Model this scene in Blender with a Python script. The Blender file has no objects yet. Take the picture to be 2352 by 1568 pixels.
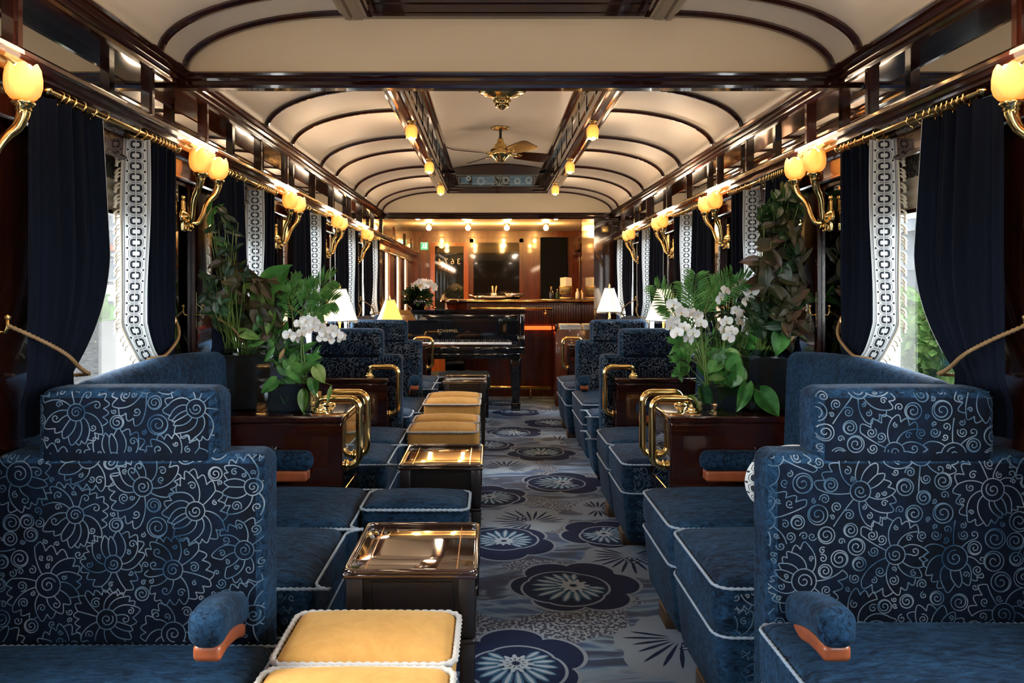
import bpy, bmesh, math, random
import numpy as np
from mathutils import Vector, Matrix
R = math.radians
PI = math.pi
sc = bpy.context.scene
col = sc.collection

# ------------------------------------------------------------------ camera
cam = bpy.data.cameras.new('camera')
cam.sensor_width = 36
cam.lens = 36 * 1750 / 2352
cam.shift_x = 48 / 2352
cam.shift_y = -119 / 2352
cam.clip_start = 0.05
cam.clip_end = 600
camo = bpy.data.objects.new('camera', cam)
camo.location = (-0.064, 0, 1.28)
camo.rotation_euler = (R(90), 0, 0)
col.objects.link(camo)
sc.camera = camo
# ------------------------------------------------------------------ view, world, daylight
sc.view_settings.view_transform = 'Standard'
sc.view_settings.look = 'None'
sc.view_settings.exposure = 1.6
sc.view_settings.gamma = 1
sc.view_settings.use_curve_mapping = False
cy = sc.cycles
cy.max_bounces = 7
cy.diffuse_bounces = 4
cy.glossy_bounces = 4
cy.transmission_bounces = 4
cy.transparent_max_bounces = 12
cy.sample_clamp_indirect = 5
cy.caustics_reflective = False
cy.caustics_refractive = False
cy.use_denoising = True
SKY = 11.0
w = bpy.data.worlds.new('sky')
sc.world = w
w.use_nodes = True
bg = w.node_tree.nodes['Background']
bg.inputs[0].default_value = (0.84, 0.92, 1.0, 1)
bg.inputs[1].default_value = SKY
sun = bpy.data.lights.new('sun', 'SUN')
sun.energy = 2.0
sun.angle = R(12)
sun.color = (1, 0.93, 0.82)
suno = bpy.data.objects.new('sun', sun)
suno.rotation_euler = (R(8), R(-48), 0)
suno.location = (-10, 0, 20)
col.objects.link(suno)
# window axes along the car (centre of each opening) and pier axes between them
WINC = [-2.74, -1.44, -0.14, 1.16, 2.46, 3.76, 5.06, 6.36, 7.64]
PIERS = [1.76, 3.08, 4.41, 5.73, 7.02]
ZSILL, ZHEAD = 0.87, 1.84
# ------------------------------------------------------------------ node maths
class NT:
    def __init__(s, name):
        s.m = bpy.data.materials.new(name)
        s.m.use_nodes = True
        s.t = s.m.node_tree
        s.b = s.t.nodes['Principled BSDF']
        s.out = s.t.nodes['Material Output']
    def n(s, kind, **kw):
        x = s.t.nodes.new(kind)
        for k, v in kw.items():
            setattr(x, k, v)
        return x
    def link(s, a, b):
        s.t.links.new(a.s if isinstance(a, V) else a, b)
    def set(s, **kw):
        for k, v in kw.items():
            k = {'rough': 'Roughness', 'metal': 'Metallic', 'coat': 'Coat Weight', 'coatr': 'Coat Roughness', 'ior': 'IOR',
                 'spec': 'Specular IOR Level', 'sheen': 'Sheen Weight', 'sheenr': 'Sheen Roughness', 'sheent': 'Sheen Tint', 'base': 'Base Color', 'emi': 'Emission Color',
                 'emis': 'Emission Strength', 'alpha': 'Alpha', 'trans': 'Transmission Weight', 'sss': 'Subsurface Weight'}[k]
            i = s.b.inputs[k]
            if isinstance(v, (V,)) or hasattr(v, 'is_linked'):
                s.link(v, i)
            elif isinstance(v, tuple):
                i.default_value = v + (1,) if len(v) == 3 else v
            else:
                i.default_value = v
        return s
    def coord(s, which='Object', scale=(1, 1, 1), rot=(0, 0, 0), loc=(0, 0, 0)):
        tc = s.n('ShaderNodeTexCoord')
        mp = s.n('ShaderNodeMapping')
        mp.inputs['Scale'].default_value = scale
        mp.inputs['Rotation'].default_value = rot
        mp.inputs['Location'].default_value = loc
        s.link(tc.outputs[which], mp.inputs[0])
        return mp.outputs[0]
    def noise(s, vec, scale=5, detail=3, rough=.55, dist=0):
        x = s.n('ShaderNodeTexNoise')
        s.link(vec, x.inputs['Vector'])
        x.inputs['Scale'].default_value = scale
        x.inputs['Detail'].default_value = detail
        x.inputs['Roughness'].default_value = rough
        x.inputs['Distortion'].default_value = dist
        return x.outputs[0]
    def ramp(s, fac, stops, interp='LINEAR'):
        x = s.n('ShaderNodeValToRGB')
        cr = x.color_ramp
        cr.interpolation = interp
        while len(cr.elements) < len(stops):
            cr.elements.new(0.5)
        for e, (p, c) in zip(cr.elements, stops):
            e.position = p
            e.color = tuple(c) + (1,)
        s.link(fac, x.inputs[0])
        return x.outputs[0]
    def mix(s, f, a, b):
        x = s.n('ShaderNodeMix', data_type='RGBA')
        for v, i in ((f, x.inputs[0]), (a, x.inputs[6]), (b, x.inputs[7])):
            if isinstance(v, tuple):
                i.default_value = v + (1,) if len(v) == 3 else v
            elif isinstance(v, (int, float)):
                i.default_value = v
            else:
                s.link(v, i)
        return x.outputs[2]
    def bump(s, h, strength=.3, dist=.01):
        x = s.n('ShaderNodeBump')
        x.inputs['Strength'].default_value = strength
        x.inputs['Distance'].default_value = dist
        s.link(h, x.inputs['Height'])
        s.link(x.outputs[0], s.b.inputs['Normal'])
    def math(s, op, a, b=None, c=None):
        x = s.n('ShaderNodeMath', operation=op)
        for i, v in enumerate((a, b, c)):
            if v is None:
                continue
            if isinstance(v, (int, float)):
                x.inputs[i].default_value = v
            else:
                s.link(v, x.inputs[i])
        return V(s, x.outputs[0])

class V:
    def __init__(self, nt, s):
        self.nt, self.s = nt, s
    def __add__(a, b): return a.nt.math('ADD', a, b)
    def __radd__(a, b): return a.nt.math('ADD', b, a)
    def __sub__(a, b): return a.nt.math('SUBTRACT', a, b)
    def __rsub__(a, b): return a.nt.math('SUBTRACT', b, a)
    def __mul__(a, b): return a.nt.math('MULTIPLY', a, b)
    def __rmul__(a, b): return a.nt.math('MULTIPLY', b, a)
    def lt(a, b): return a.nt.math('LESS_THAN', a, b)
    def gt(a, b): return a.nt.math('GREATER_THAN', a, b)
    def abs(a): return a.nt.math('ABSOLUTE', a)
    def fract(a): return a.nt.math('FRACT', a)
    def sqrt(a): return a.nt.math('SQRT', a)
    def max(a, b): return a.nt.math('MAXIMUM', a, b)
    def min(a, b): return a.nt.math('MINIMUM', a, b)

def simple(name, base, rough=.5, **kw):
    n = NT(name)
    n.set(base=base, rough=rough, **kw)
    return n.m

def wood(name, c0, c1, rough=.14, coat=1.0, axis=(1, 1, .12), sc_=14, ior=1.5):
    n = NT(name)
    v = n.coord(scale=axis)
    f = n.noise(v, sc_, 5, .6, .6)
    c = n.ramp(f, [(.3, c0), (.7, c1)])
    n.set(base=c, rough=rough, coat=coat, coatr=.04, ior=ior)
    return n.m

def velvet(name, lo, hi, sheen=.5, tint=(.4, .6, .9), scale=(1, 1, 1), rough=.9, detail=60, bump=.35):
    n = NT(name)
    v = n.coord(scale=scale)
    f1 = n.noise(v, detail, 4, .75, .8)
    f2 = n.noise(v, 5, 2, .5)
    f = V(n, f1) * .75 + V(n, f2) * .25
    c = n.ramp(f, [(.40 if bump > .2 else .3, lo), (.64 if bump > .2 else .7, hi)])
    n.set(base=c, rough=rough, sheen=sheen, sheenr=.35, sheent=tint, spec=.15)
    n.bump(f1, bump, .004)
    return n.m

M = {}
M['mahog'] = wood('mahogany', (.011, .0028, .0016), (.040, .0085, .004))
M['mahog_h'] = wood('mahogany_along', (.014, .0035, .002), (.050, .011, .005), axis=(1, .12, 1))
M['mahog_red'] = wood('red_mahogany', (.045, .008, .003), (.115, .020, .006), axis=(1, 1, .1), rough=.25, coat=.5)
M['mahog_x'] = wood('mahogany_across', (.010, .0026, .0018), (.032, .0075, .004), axis=(.12, 1, 1))
M['tabletop'] = wood('polished_tabletop', (.014, .005, .003), (.035, .011, .006), rough=.05, coat=1, axis=(.2, 1, 1), ior=1.9)
M['ebony'] = wood('dark_stained_wood', (.003, .0016, .0013), (.008, .0035, .0026), rough=.35, coat=.15)
M['tanwood'] = wood('pale_orange_wood', (.20, .045, .014), (.30, .075, .024), rough=.4, coat=.2)
M['footwood'] = wood('brown_foot', (.03, .014, .006), (.06, .028, .012), rough=.5, coat=.1)
M['inlay'] = simple('inlay', (.35, .12, .03), .15, coat=1.0)
M['lacquer'] = simple('black_lacquer', (.003, .003, .004), .07, coat=1.0, coatr=.03)
M['leather'] = simple('black_leather', (.008, .01, .011), .35)
M['brass'] = simple('brass', (.80, .56, .22), .16, metal=1.0)
M['brass_old'] = simple('aged_brass', (.42, .29, .11), .28, metal=1.0)
M['silver'] = simple('silver', (.75, .73, .7), .18, metal=1.0)
M['mirror'] = simple('mirror', (.62, .62, .6), .015, metal=1.0)
M['cream'] = simple('cream_ceiling', (.88, .82, .71), .32)
M['cream2'] = simple('cream_end_panel', (.76, .67, .50), .4)
M['jamb'] = simple('pale_paint', (.75, .72, .66), .4)
M['white'] = simple('white_enamel', (.8, .8, .8), .3)
M['black'] = simple('black_enamel', (.01, .01, .01), .3)
M['piping'] = simple('pale_blue_cord', (.23, .30, .37), .7)
n_ = NT('embroidery_thread')
n_.set(base=n_.ramp(n_.noise(n_.coord(), 7, 3, .6), [(.36, (.014, .045, .085)), (.47, (.07, .115, .155)), (.60, (.17, .20, .225))]), rough=.7, spec=.1)
M['thread'] = n_.m
M['blue'] = velvet('blue_chenille', (.0006, .0035, .010), (.013, .047, .095), sheen=.05, bump=.5)
M['blue_h'] = velvet('blue_chenille_seat', (.0009, .005, .014), (.014, .050, .100), sheen=.05, bump=.5, scale=(.35, 1, 1))
M['navy'] = velvet('navy_ground', (.0003, .0015, .0045), (.0014, .0065, .019), sheen=.02, detail=8)
M['curtain'] = velvet('navy_velvet', (.0006, .0018, .0055), (.0014, .0042, .0125), sheen=.03, tint=(.3, .45, .9), scale=(1, 1, .1), detail=20, bump=.1)
M['gold'] = velvet('gold_velvet', (.34, .165, .038), (.46, .245, .070), sheen=.25, tint=(1, .8, .4), detail=14, bump=.08)
M['rope'] = simple('cream_rope', (.36, .34, .31), .8)
M['cord_gold'] = simple('bronze_cord', (.22, .13, .05), .6)
M['fringe'] = simple('ecru_fringe', (.50, .45, .34), .9)
M['soil'] = simple('dark_bark', (.02, .012, .008), .9)
M['stem'] = simple('plant_stem', (.12, .20, .04), .5)
M['petal'] = simple('orchid_petal', (.86, .86, .83), .5, sss=.1)
M['petal_c'] = simple('orchid_throat', (.75, .50, .08), .5)
M['paper'] = simple('newsprint', (.62, .66, .68), .8)
M['signgreen'] = simple('exit_green', (.02, .30, .13), .4, emi=(.02, .35, .15), emis=.5)
M['signwhite'] = simple('exit_white', (.8, .9, .85), .4, emi=(.8, .9, .85), emis=.6)
M['gilt'] = simple('gilt_lettering', (.45, .33, .15), .4, metal=.6)
M['leaf_glow'] = None

def leafmat(name, a, b, c, spec=.5):
    n = NT(name)
    v = n.coord()
    f = n.noise(v, 9, 3, .6, .4)
    cc = n.ramp(f, [(.32, a), (.5, b), (.68, c)])
    n.set(base=cc, rough=.38 if spec else .9, spec=spec)
    tr = n.n('ShaderNodeBsdfTranslucent')
    n.link(cc, tr.inputs[0])
    mx = n.n('ShaderNodeMixShader')
    mx.inputs[0].default_value = .3
    n.link(n.b.outputs[0], mx.inputs[1])
    n.link(tr.outputs[0], mx.inputs[2])
    n.link(mx.outputs[0], n.out.inputs[0])
    return n.m
M['leaf'] = leafmat('green_leaf', (.018, .095, .015), (.055, .21, .04), (.15, .36, .09))
M['leaf_y'] = leafmat('lime_leaf', (.06, .16, .02), (.16, .30, .06), (.30, .42, .14))
M['leaf_b'] = leafmat('bronze_leaf', (.018, .030, .008), (.050, .045, .018), (.115, .055, .038))
M['leaf_d'] = leafmat('dark_leaf', (.006, .02, .006), (.015, .045, .015), (.03, .09, .03))
M['hedge_leaf'] = leafmat('hedge_foliage', (.007, .018, .004), (.018, .036, .009), (.040, .056, .018), 0.0)
M['leaf_t'] = simple('dry_leaf', (.45, .30, .14), .6)

def glassmat(name, tint=(1, 1, 1), refl=.08):
    n = NT(name)
    t = n.n('ShaderNodeBsdfTransparent')
    t.inputs[0].default_value = tint + (1,)
    g = n.n('ShaderNodeBsdfGlossy')
    g.inputs['Roughness'].default_value = .02
    f = n.n('ShaderNodeLayerWeight')
    f.inputs[0].default_value = .5
    fa = V(n, f.outputs['Facing'])
    fa = fa * fa * fa * fa * .7 + refl * .5
    mx = n.n('ShaderNodeMixShader')
    n.link(fa, mx.inputs[0])
    n.link(t.outputs[0], mx.inputs[1])
    n.link(g.outputs[0], mx.inputs[2])
    n.link(mx.outputs[0], n.out.inputs[0])
    n.t.nodes.remove(n.b)
    return n.m
M['glass'] = glassmat('window_glass')
M['vglass'] = glassmat('vase_glass', (.86, .9, .9), .22)
M['darkglass'] = simple('smoked_glass', (.004, .005, .006), .05, coat=1.0)

def emit(name, c, s, edge=None):
    n = NT(name)
    if edge:
        lw = n.n('ShaderNodeLayerWeight')
        lw.inputs[0].default_value = .45
        cc = n.mix(lw.outputs['Facing'], c, edge)
        n.set(base=c, rough=.4, emi=cc, emis=s)
    else:
        n.set(base=c, rough=.4, emi=c, emis=s)
    return n.m
M['bulb'] = emit('lit_bulb', (1, .62, .20), 1.5)
def globe_mat():
    n = NT('alabaster_shade')
    e = n.n('ShaderNodeEmission')
    lw = n.n('ShaderNodeLayerWeight')
    lw.inputs[0].default_value = .4
    n.link(n.mix(lw.outputs['Facing'], (1, .42, .085), (.85, .24, .025)), e.inputs[0])
    e.inputs[1].default_value = .27
    t = n.n('ShaderNodeBsdfTransparent')
    t.inputs[0].default_value = (1, .50, .14, 1)
    g = n.n('ShaderNodeBsdfDiffuse')
    g.inputs[0].default_value = (.8, .55, .28, 1)
    m1, m2 = n.n('ShaderNodeMixShader'), n.n('ShaderNodeAddShader')
    m1.inputs[0].default_value = .16
    n.link(g.outputs[0], m1.inputs[1])
    n.link(t.outputs[0], m1.inputs[2])
    n.link(m1.outputs[0], m2.inputs[0])
    n.link(e.outputs[0], m2.inputs[1])
    n.link(m2.outputs[0], n.out.inputs[0])
    n.t.nodes.remove(n.b)
    return n.m
M['globe'] = globe_mat()
M['bulb_bar'] = emit('bar_bulb', (1, .48, .12), 130)
M['vglass2'] = None
M['shade_w'] = emit('cream_lampshade', (1, .80, .56), .42)
M['shade_y'] = emit('yellow_lampshade', (1, .46, .10), .50)
M['orange_glow'] = emit('amber_lit_shelf', (1, .10, .015), .8)  # orange light falling on the bar shelf, put in as emission

def trim_mat():
    n = NT('woven_trim')
    tc = n.n('ShaderNodeTexCoord')
    sp = n.n('ShaderNodeSeparateXYZ')
    n.link(tc.outputs['UV'], sp.inputs[0])
    u, v = V(n, sp.outputs[0]), V(n, sp.outputs[1])
    x = ((u - .5) * 1.75).abs()          # cell height = 1
    y = (v.fract() - .5).abs()
    # rounded-box distance
    x = ((u - .5) * 2.2).abs()
    def rb(hx, hy, r):
        dx = (x - (hx - r)).max(0.0)
        dy = (y - (hy - r)).max(0.0)
        return (dx * dx + dy * dy).sqrt() - r
    d = rb(.44, .34, .24)
    ring = (d + .07).abs().lt(.095) * x.gt(.045)
    out = (d - .125).abs().lt(.024) * x.gt(.06)
    stem = (x - .05).abs().lt(.018) * y.gt(.34)
    yy = .5 - y
    dia = ((x - .66).abs() + yy.abs()).lt(.12)
    ln = (x - .86).abs().lt(.03).max((x - .97).abs().lt(.018))
    f = ring.max(out * .9).max(dia).max(ln * .95).max(stem * .7)
    w_ = n.noise(n.coord(), 300, 1)
    c = n.mix(f, (.50, .52, .50), (.003, .005, .012))
    n.set(base=c, rough=.85)
    return n.m
M['trim'] = trim_mat()

def carpet_mat():
    n = NT('carpet_waves')
    v = n.coord(scale=(.45, 1.7, 1))
    f = n.noise(v, 2.1, 3.2, .5, 1.8)
    c = n.ramp(f, [(.0, (.007, .015, .042)), (.38, (.011, .026, .070)), (.44, (.020, .070, .17)), (.475, (.09, .16, .25)), (.50, (.13, .19, .27)),
                   (.53, (.035, .075, .13)), (.57, (.010, .028, .075)), (.63, (.012, .018, .045)), (.66, (.12, .17, .24)), (.70, (.010, .024, .06))])
    # speckled fields
    g = n.noise(n.coord(scale=(.8, 1.1, 1), loc=(3, 1, 0)), 2.3, 1, .5)
    s1 = n.noise(n.coord(scale=(1, .8, 1)), 75, 1, .5)
    fld = n.ramp(g, [(.56, (0, 0, 0)), (.58, (1, 1, 1))])
    spk = n.ramp(s1, [(.49, (.010, .02, .055)), (.53, (.16, .205, .26))], 'LINEAR')
    c = n.mix(fld, c, spk)
    h = n.noise(n.coord(), 500, 1)
    n.set(base=c, rough=.95, spec=.08, sheen=.15)
    n.bump(h, .3, .003)
    return n.m
M['carpet'] = carpet_mat()
M['c_cream'] = simple('carpet_cream', (.155, .20, .26), .95, spec=.08)
M['c_white'] = simple('carpet_white', (.22, .28, .35), .95, spec=.08)
M['c_navy'] = simple('carpet_navy', (.008, .016, .045), .95, spec=.08)
M['c_blue'] = simple('carpet_blue', (.03, .085, .18), .95, spec=.08)
M['c_grey'] = simple('carpet_grey', (.035, .10, .17), .95, spec=.08)

# ------------------------------------------------------------------ mesh builder
class MB:
    def __init__(s):
        s.v, s.f, s.m, s.sm, s.uv = [], [], [], [], {}
    def add(s, vs, fs, mi=0, smooth=False, uvs=None):
        b = len(s.v)
        s.v += [tuple(p) for p in vs]
        for k, f in enumerate(fs):
            if uvs:
                s.uv[len(s.f)] = [uvs[i] for i in f]
            s.f.append([b + i for i in f])
            s.m.append(mi)
            s.sm.append(smooth)
        return s
    def box(s, x0, x1, y0, y1, z0, z1, mi=0):
        x0, x1 = min(x0, x1), max(x0, x1)
        vs = [(x, y, z) for z in (z0, z1) for y in (y0, y1) for x in (x0, x1)]
        return s.add(vs, [(0, 2, 3, 1), (4, 5, 7, 6), (0, 1, 5, 4), (2, 6, 7, 3), (0, 4, 6, 2), (1, 3, 7, 5)], mi)
    def cbox(s, x0, x1, y0, y1, z0, z1, r=.004, mi=0, n=1):
        return s.rbox(x0, x1, y0, y1, z0, z1, r, mi=mi, n=n, seg=0)
    def rbox(s, x0, x1, y0, y1, z0, z1, r=.02, crown=0, mi=0, n=4, seg=8, fn=None):
        x0, x1 = min(x0, x1), max(x0, x1)
        y0, y1 = min(y0, y1), max(y0, y1)
        hx, hy, hz = (x1 - x0) / 2, (y1 - y0) / 2, (z1 - z0) / 2
        r = min(r, hx * .999, hy * .999, hz * .999)
        c = Vector(((x0 + x1) / 2, (y0 + y1) / 2, (z0 + z1) / 2))
        def ticks(h):
            a = [-h]
            a += [-h + r * (1 - math.cos(k / (n) * PI / 2) * 1) if 0 else -h + r * k / n for k in range(1, n + 1)]
            inner = [(-h + r) + (2 * (h - r)) * k / (seg + 1) for k in range(1, seg + 1)] if seg else []
            b = [h - r * (n - k) / n for k in range(0, n + 1)]
            out = a + inner + b
            return out
        tx, ty, tz = ticks(hx), ticks(hy), ticks(hz)
        idx = {}
        vs, fs = [], []
        H = (hx, hy, hz)
        def vert(p):
            key = (round(p[0], 6), round(p[1], 6), round(p[2], 6))
            if key in idx:
                return idx[key]
            q = Vector([max(-H[i] + r, min(H[i] - r, p[i])) for i in range(3)])
            d = Vector(p) - q
            # spread the angular spacing
            d = Vector([math.copysign(math.tan(min(1, abs(d[i]) / r) * PI / 4), d[i]) if r > 0 else 0 for i in range(3)])
            if d.length > 0:
                d = d.normalized() * r
            P = q + d
            if crown and P.z > 0:
                P.z += crown * (1 - (P.x / hx) ** 2) * (1 - (P.y / hy) ** 2) * (P.z / hz)
            P = P + c
            if fn:
                P = Vector(fn(P))
            idx[key] = len(vs)
            vs.append(tuple(P))
            return idx[key]
        T = (tx, ty, tz)
        for ax in range(3):
            a, b = (ax + 1) % 3, (ax + 2) % 3
            for sgn in (-1, 1):
                for i in range(len(T[a]) - 1):
                    for j in range(len(T[b]) - 1):
                        q = []
                        for (ii, jj) in ((i, j), (i + 1, j), (i + 1, j + 1), (i, j + 1)):
                            p = [0, 0, 0]
                            p[ax] = sgn * H[ax]
                            p[a] = T[a][ii]
                            p[b] = T[b][jj]
                            q.append(vert(p))
                        if sgn < 0:
                            q.reverse()
                        if len(set(q)) >= 3:
                            fs.append(q)
        return s.add(vs, fs, mi, True)
    def tube(s, pts, r, n=10, mi=0, closed=False, rf=None, caps=True, twist=None):
        pts = [Vector(p) for p in pts]
        N = len(pts)
        vs, fs = [], []
        up = None
        for i, p in enumerate(pts):
            if closed:
                t = (pts[(i + 1) % N] - pts[i - 1]).normalized()
            else:
                t = (pts[min(i + 1, N - 1)] - pts[max(i - 1, 0)])
                t = t.normalized() if t.length > 0 else Vector((0, 0, 1))
            if up is None:
                up = Vector((0, 0, 1)) if abs(t.z) < .9 else Vector((1, 0, 0))
            a = t.cross(up)
            a.normalize()
            b = a.cross(t).normalized()
            up = b
            rr = rf(i / (N - 1)) if rf else (r[i] if isinstance(r, (list, tuple)) else r)
            for k in range(n):
                th = 2 * PI * k / n
                q = rr
                if twist:
                    q = rr * (1 + .28 * math.cos(2 * th + i * twist))
                vs.append(p + a * (q * math.cos(th)) + b * (q * math.sin(th)))
        for i in range(N if closed else N - 1):
            for k in range(n):
                i2 = (i + 1) % N
                fs.append((i * n + k, i * n + (k + 1) % n, i2 * n + (k + 1) % n, i2 * n + k))
        if caps and not closed:
            fs.append(tuple(range(n))[::-1])
            fs.append(tuple((N - 1) * n + k for k in range(n)))
        return s.add(vs, fs, mi, True)
    def lathe(s, prof, c=(0, 0, 0), n=20, mi=0, axis='Z', smooth=True, mod=None):
        vs, fs = [], []
        for (r, z) in prof:
            for k in range(n):
                th = 2 * PI * k / n
                rr = r * (mod(th, z) if mod else 1)
                p = (rr * math.cos(th), rr * math.sin(th), z)
                if axis == 'X':
                    p = (p[2], p[0], p[1])
                elif axis == 'Y':
                    p = (p[0], p[2], p[1])
                vs.append((p[0] + c[0], p[1] + c[1], p[2] + c[2]))
        for i in range(len(prof) - 1):
            for k in range(n):
                fs.append((i * n + k, i * n + (k + 1) % n, (i + 1) * n + (k + 1) % n, (i + 1) * n + k))
        return s.add(vs, fs, mi, smooth)
    def prism(s, prof, y0, y1, mi=0, smooth=False, close=True):
        """profile in XZ swept along Y"""
        n = len(prof)
        vs = [(x, y0, z) for x, z in prof] + [(x, y1, z) for x, z in prof]
        fs = [(i, (i + 1) % n, n + (i + 1) % n, n + i) for i in range(n if close else n - 1)]
        if close:
            fs += [tuple(range(n))[::-1], tuple(range(n, 2 * n))]
        return s.add(vs, fs, mi, smooth)
    def grid(s, P, mi=0, smooth=True, uv=None):
        nu, nv = len(P), len(P[0])
        vs = [p for row in P for p in row]
        uvs = [q for row in uv for q in row] if uv else None
        fs = [(i * nv + j, i * nv + j + 1, (i + 1) * nv + j + 1, (i + 1) * nv + j) for i in range(nu - 1) for j in range(nv - 1)]
        return s.add(vs, fs, mi, smooth, uvs)
    def remat(s, src, dst, ny=.9, box=None):
        for i, f in enumerate(s.f):
            if s.m[i] != src or len(f) < 3:
                continue
            a, b, c = (Vector(s.v[f[k]]) for k in (0, 1, 2))
            n = (b - a).cross(c - a)
            if n.length > 0 and abs(n.y) / n.length > ny:
                s.m[i] = dst
        return s
    def build(s, name, mats, parent=None, **props):
        me = bpy.data.meshes.new(name)
        me.from_pydata(s.v, [], s.f)
        if not isinstance(mats, (list, tuple)):
            mats = [mats]
        for m in mats:
            me.materials.append(M[m] if isinstance(m, str) else m)
        me.polygons.foreach_set('material_index', s.m)
        me.polygons.foreach_set('use_smooth', s.sm)
        if s.uv:
            uvl = me.uv_layers.new(name='UVMap')
            for fi, uvs in s.uv.items():
                for li, q in zip(me.polygons[fi].loop_indices, uvs):
                    uvl.data[li].uv = q
        me.update()
        o = bpy.data.objects.new(name, me)
        col.objects.link(o)
        if parent:
            o.parent = parent
        for k, v_ in props.items():
            o[k] = v_
        return o

def thing(name, label, cat, loc=(0, 0, 0), rz=0, group=None):
    o = bpy.data.objects.new(name, None)
    o.empty_display_size = .1
    col.objects.link(o)
    o.location = loc
    o.rotation_euler = (0, 0, rz)
    o['label'] = label
    o['category'] = cat
    if group:
        o['group'] = group
    return o
def tag(o, label, cat, group=None):
    o['label'] = label
    o['category'] = cat
    if group:
        o['group'] = group
    return o
def struct(o):
    o['kind'] = 'structure'
    return o
def dup(root, loc, rz=0, label=None, group=None):
    def cp(o, par):
        c = o.copy()
        col.objects.link(c)
        if par:
            c.parent = par
        for ch in [x for x in kids.get(o.name, [])]:
            cp(ch, c)
        return c
    kids = {}
    for x in list(col.objects):
        if x.parent:
            kids.setdefault(x.parent.name, []).append(x)
    r = cp(root, None)
    r.location = loc
    r.rotation_euler = (0, 0, rz)
    if label:
        r['label'] = label
    if group:
        r['group'] = group
    return r
def arc(cx, cy_, r, a0, a1, n):
    return [(cx + r * math.cos(R(a0 + (a1 - a0) * k / n)), cy_ + r * math.sin(R(a0 + (a1 - a0) * k / n))) for k in range(n + 1)]

# ================================================================== SETTING
Y0, YEND = -3.5, 12.0
Y1, Y2 = 2.83, 7.97            # the two end panels of the lounge ceiling
XC, ZC = 1.20, 2.09            # springing of the ceiling
XR, ZR = 0.575, 2.305          # edge of the raised clerestory

# ---- floor with woven lotus motifs
fl = MB()
fl.box(-1.5, 1.5, Y0, YEND, -.12, 0, 0)
def fan(mb, cx, cy_, z, rf, n, mi, th0=0):
    vs = [(cx, cy_, z)]
    for k in range(n):
        t = 2 * PI * k / n
        r = rf(t)
        vs.append((cx + r[0] * math.cos(t) if isinstance(r, tuple) else cx + r * math.cos(t), cy_ + (r[1] if isinstance(r, tuple) else r) * math.sin(t), z))
    mb.add(vs, [(0, 1 + k, 1 + (k + 1) % n) for k in range(n)], mi)
def sliver(mb, cx, cy_, z, a, r0, r1, wd, mi, tip=.6):
    d = Vector((math.cos(a), math.sin(a)))
    p = Vector((-d.y, d.x))
    c = Vector((cx, cy_))
    pts = []
    for t, s_ in ((0, 0), (.25, .62), (tip, 1), (.88, .6), (1, 0), (.88, -.6), (tip, -1), (.25, -.62)):
        q = c + d * (r0 + (r1 - r0) * t) + p * (wd * s_ / 2)
        pts.append((q.x, q.y, z))
    mb.add(pts, [tuple(range(8))], mi)
def scal(R0, n, ph, amp=.13):
    return lambda t: R0 * (1 - amp + amp * abs(math.sin(n * (t - ph) / 2)) ** .55 * 1.6)
def motif_a(mb, cx, cy_, R0, ph, rng, z=.0006):
    k = rng.choice((5, 6))
    f = scal(R0, k, ph, .15)
    fan(mb, cx, cy_, z, f, 100, 1)
    fan(mb, cx, cy_, z + .0004, lambda t: f(t) - .015, 100, 3)
    # big off-centre bloom
    ox, oy = cx + .20 * R0 * math.cos(ph), cy_ + .22 * R0 * math.sin(ph)
    g = scal(R0 * .70, 4, ph + .5, .06)
    fan(mb, ox, oy, z + .0008, g, 80, 1)
    fan(mb, ox, oy, z + .0012, lambda t: g(t) - .011, 80, 3)
    bx, by = ox - R0 * .16 * math.cos(ph), oy - R0 * .16 * math.sin(ph)
    n = 15
    for i in range(n):
        da = (i / (n - 1) - .5) * 4.6
        a = ph + da
        l = R0 * (.74 - .22 * abs(da) / 2.3)
        sliver(mb, bx, by, z + .0016, a, R0 * .17, l, .034 * R0 / .25, 4)
        sliver(mb, bx, by, z + .0020, a, R0 * .22, l * .94, .016 * R0 / .25, 2)
    for i in range(11):
        a = ph + 2 * PI * i / 11
        sliver(mb, bx, by, z + .0024, a, R0 * .05, R0 * .19, .024 * R0 / .25, 2, .5)
    for i in range(11):
        a = ph + 2 * PI * (i + .5) / 11
        sliver(mb, bx, by, z + .0022, a, R0 * .13, R0 * .27, .018 * R0 / .25, 2, .5)
def motif_b(mb, cx, cy_, R0, ph, rng, z=.0005):
    f = scal(R0, 7, ph, .10)
    fan(mb, cx, cy_, z, f, 84, 1)
    for i in range(17):
        da = (i / 16 - .5) * 4.4
        a = ph + da
        bx, by = cx - R0 * .30 * math.cos(ph), cy_ - R0 * .30 * math.sin(ph)
        sliver(mb, bx, by, z + .0004, a, R0 * .14, R0 * (1.02 - .33 * abs(da) / 2.2 + .08 * math.sin(i * 1.9)), .017, 3)
    for i in range(6):
        a = ph + 2 * PI * (i + .3) / 6
        sliver(mb, cx, cy_, z + .0008, a, 0, R0 * .2, .03, 3, .5)
        sliver(mb, cx, cy_, z + .0012, a, R0 * .05, R0 * .16, .014, 2, .5)
rng = random.Random(5)
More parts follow.
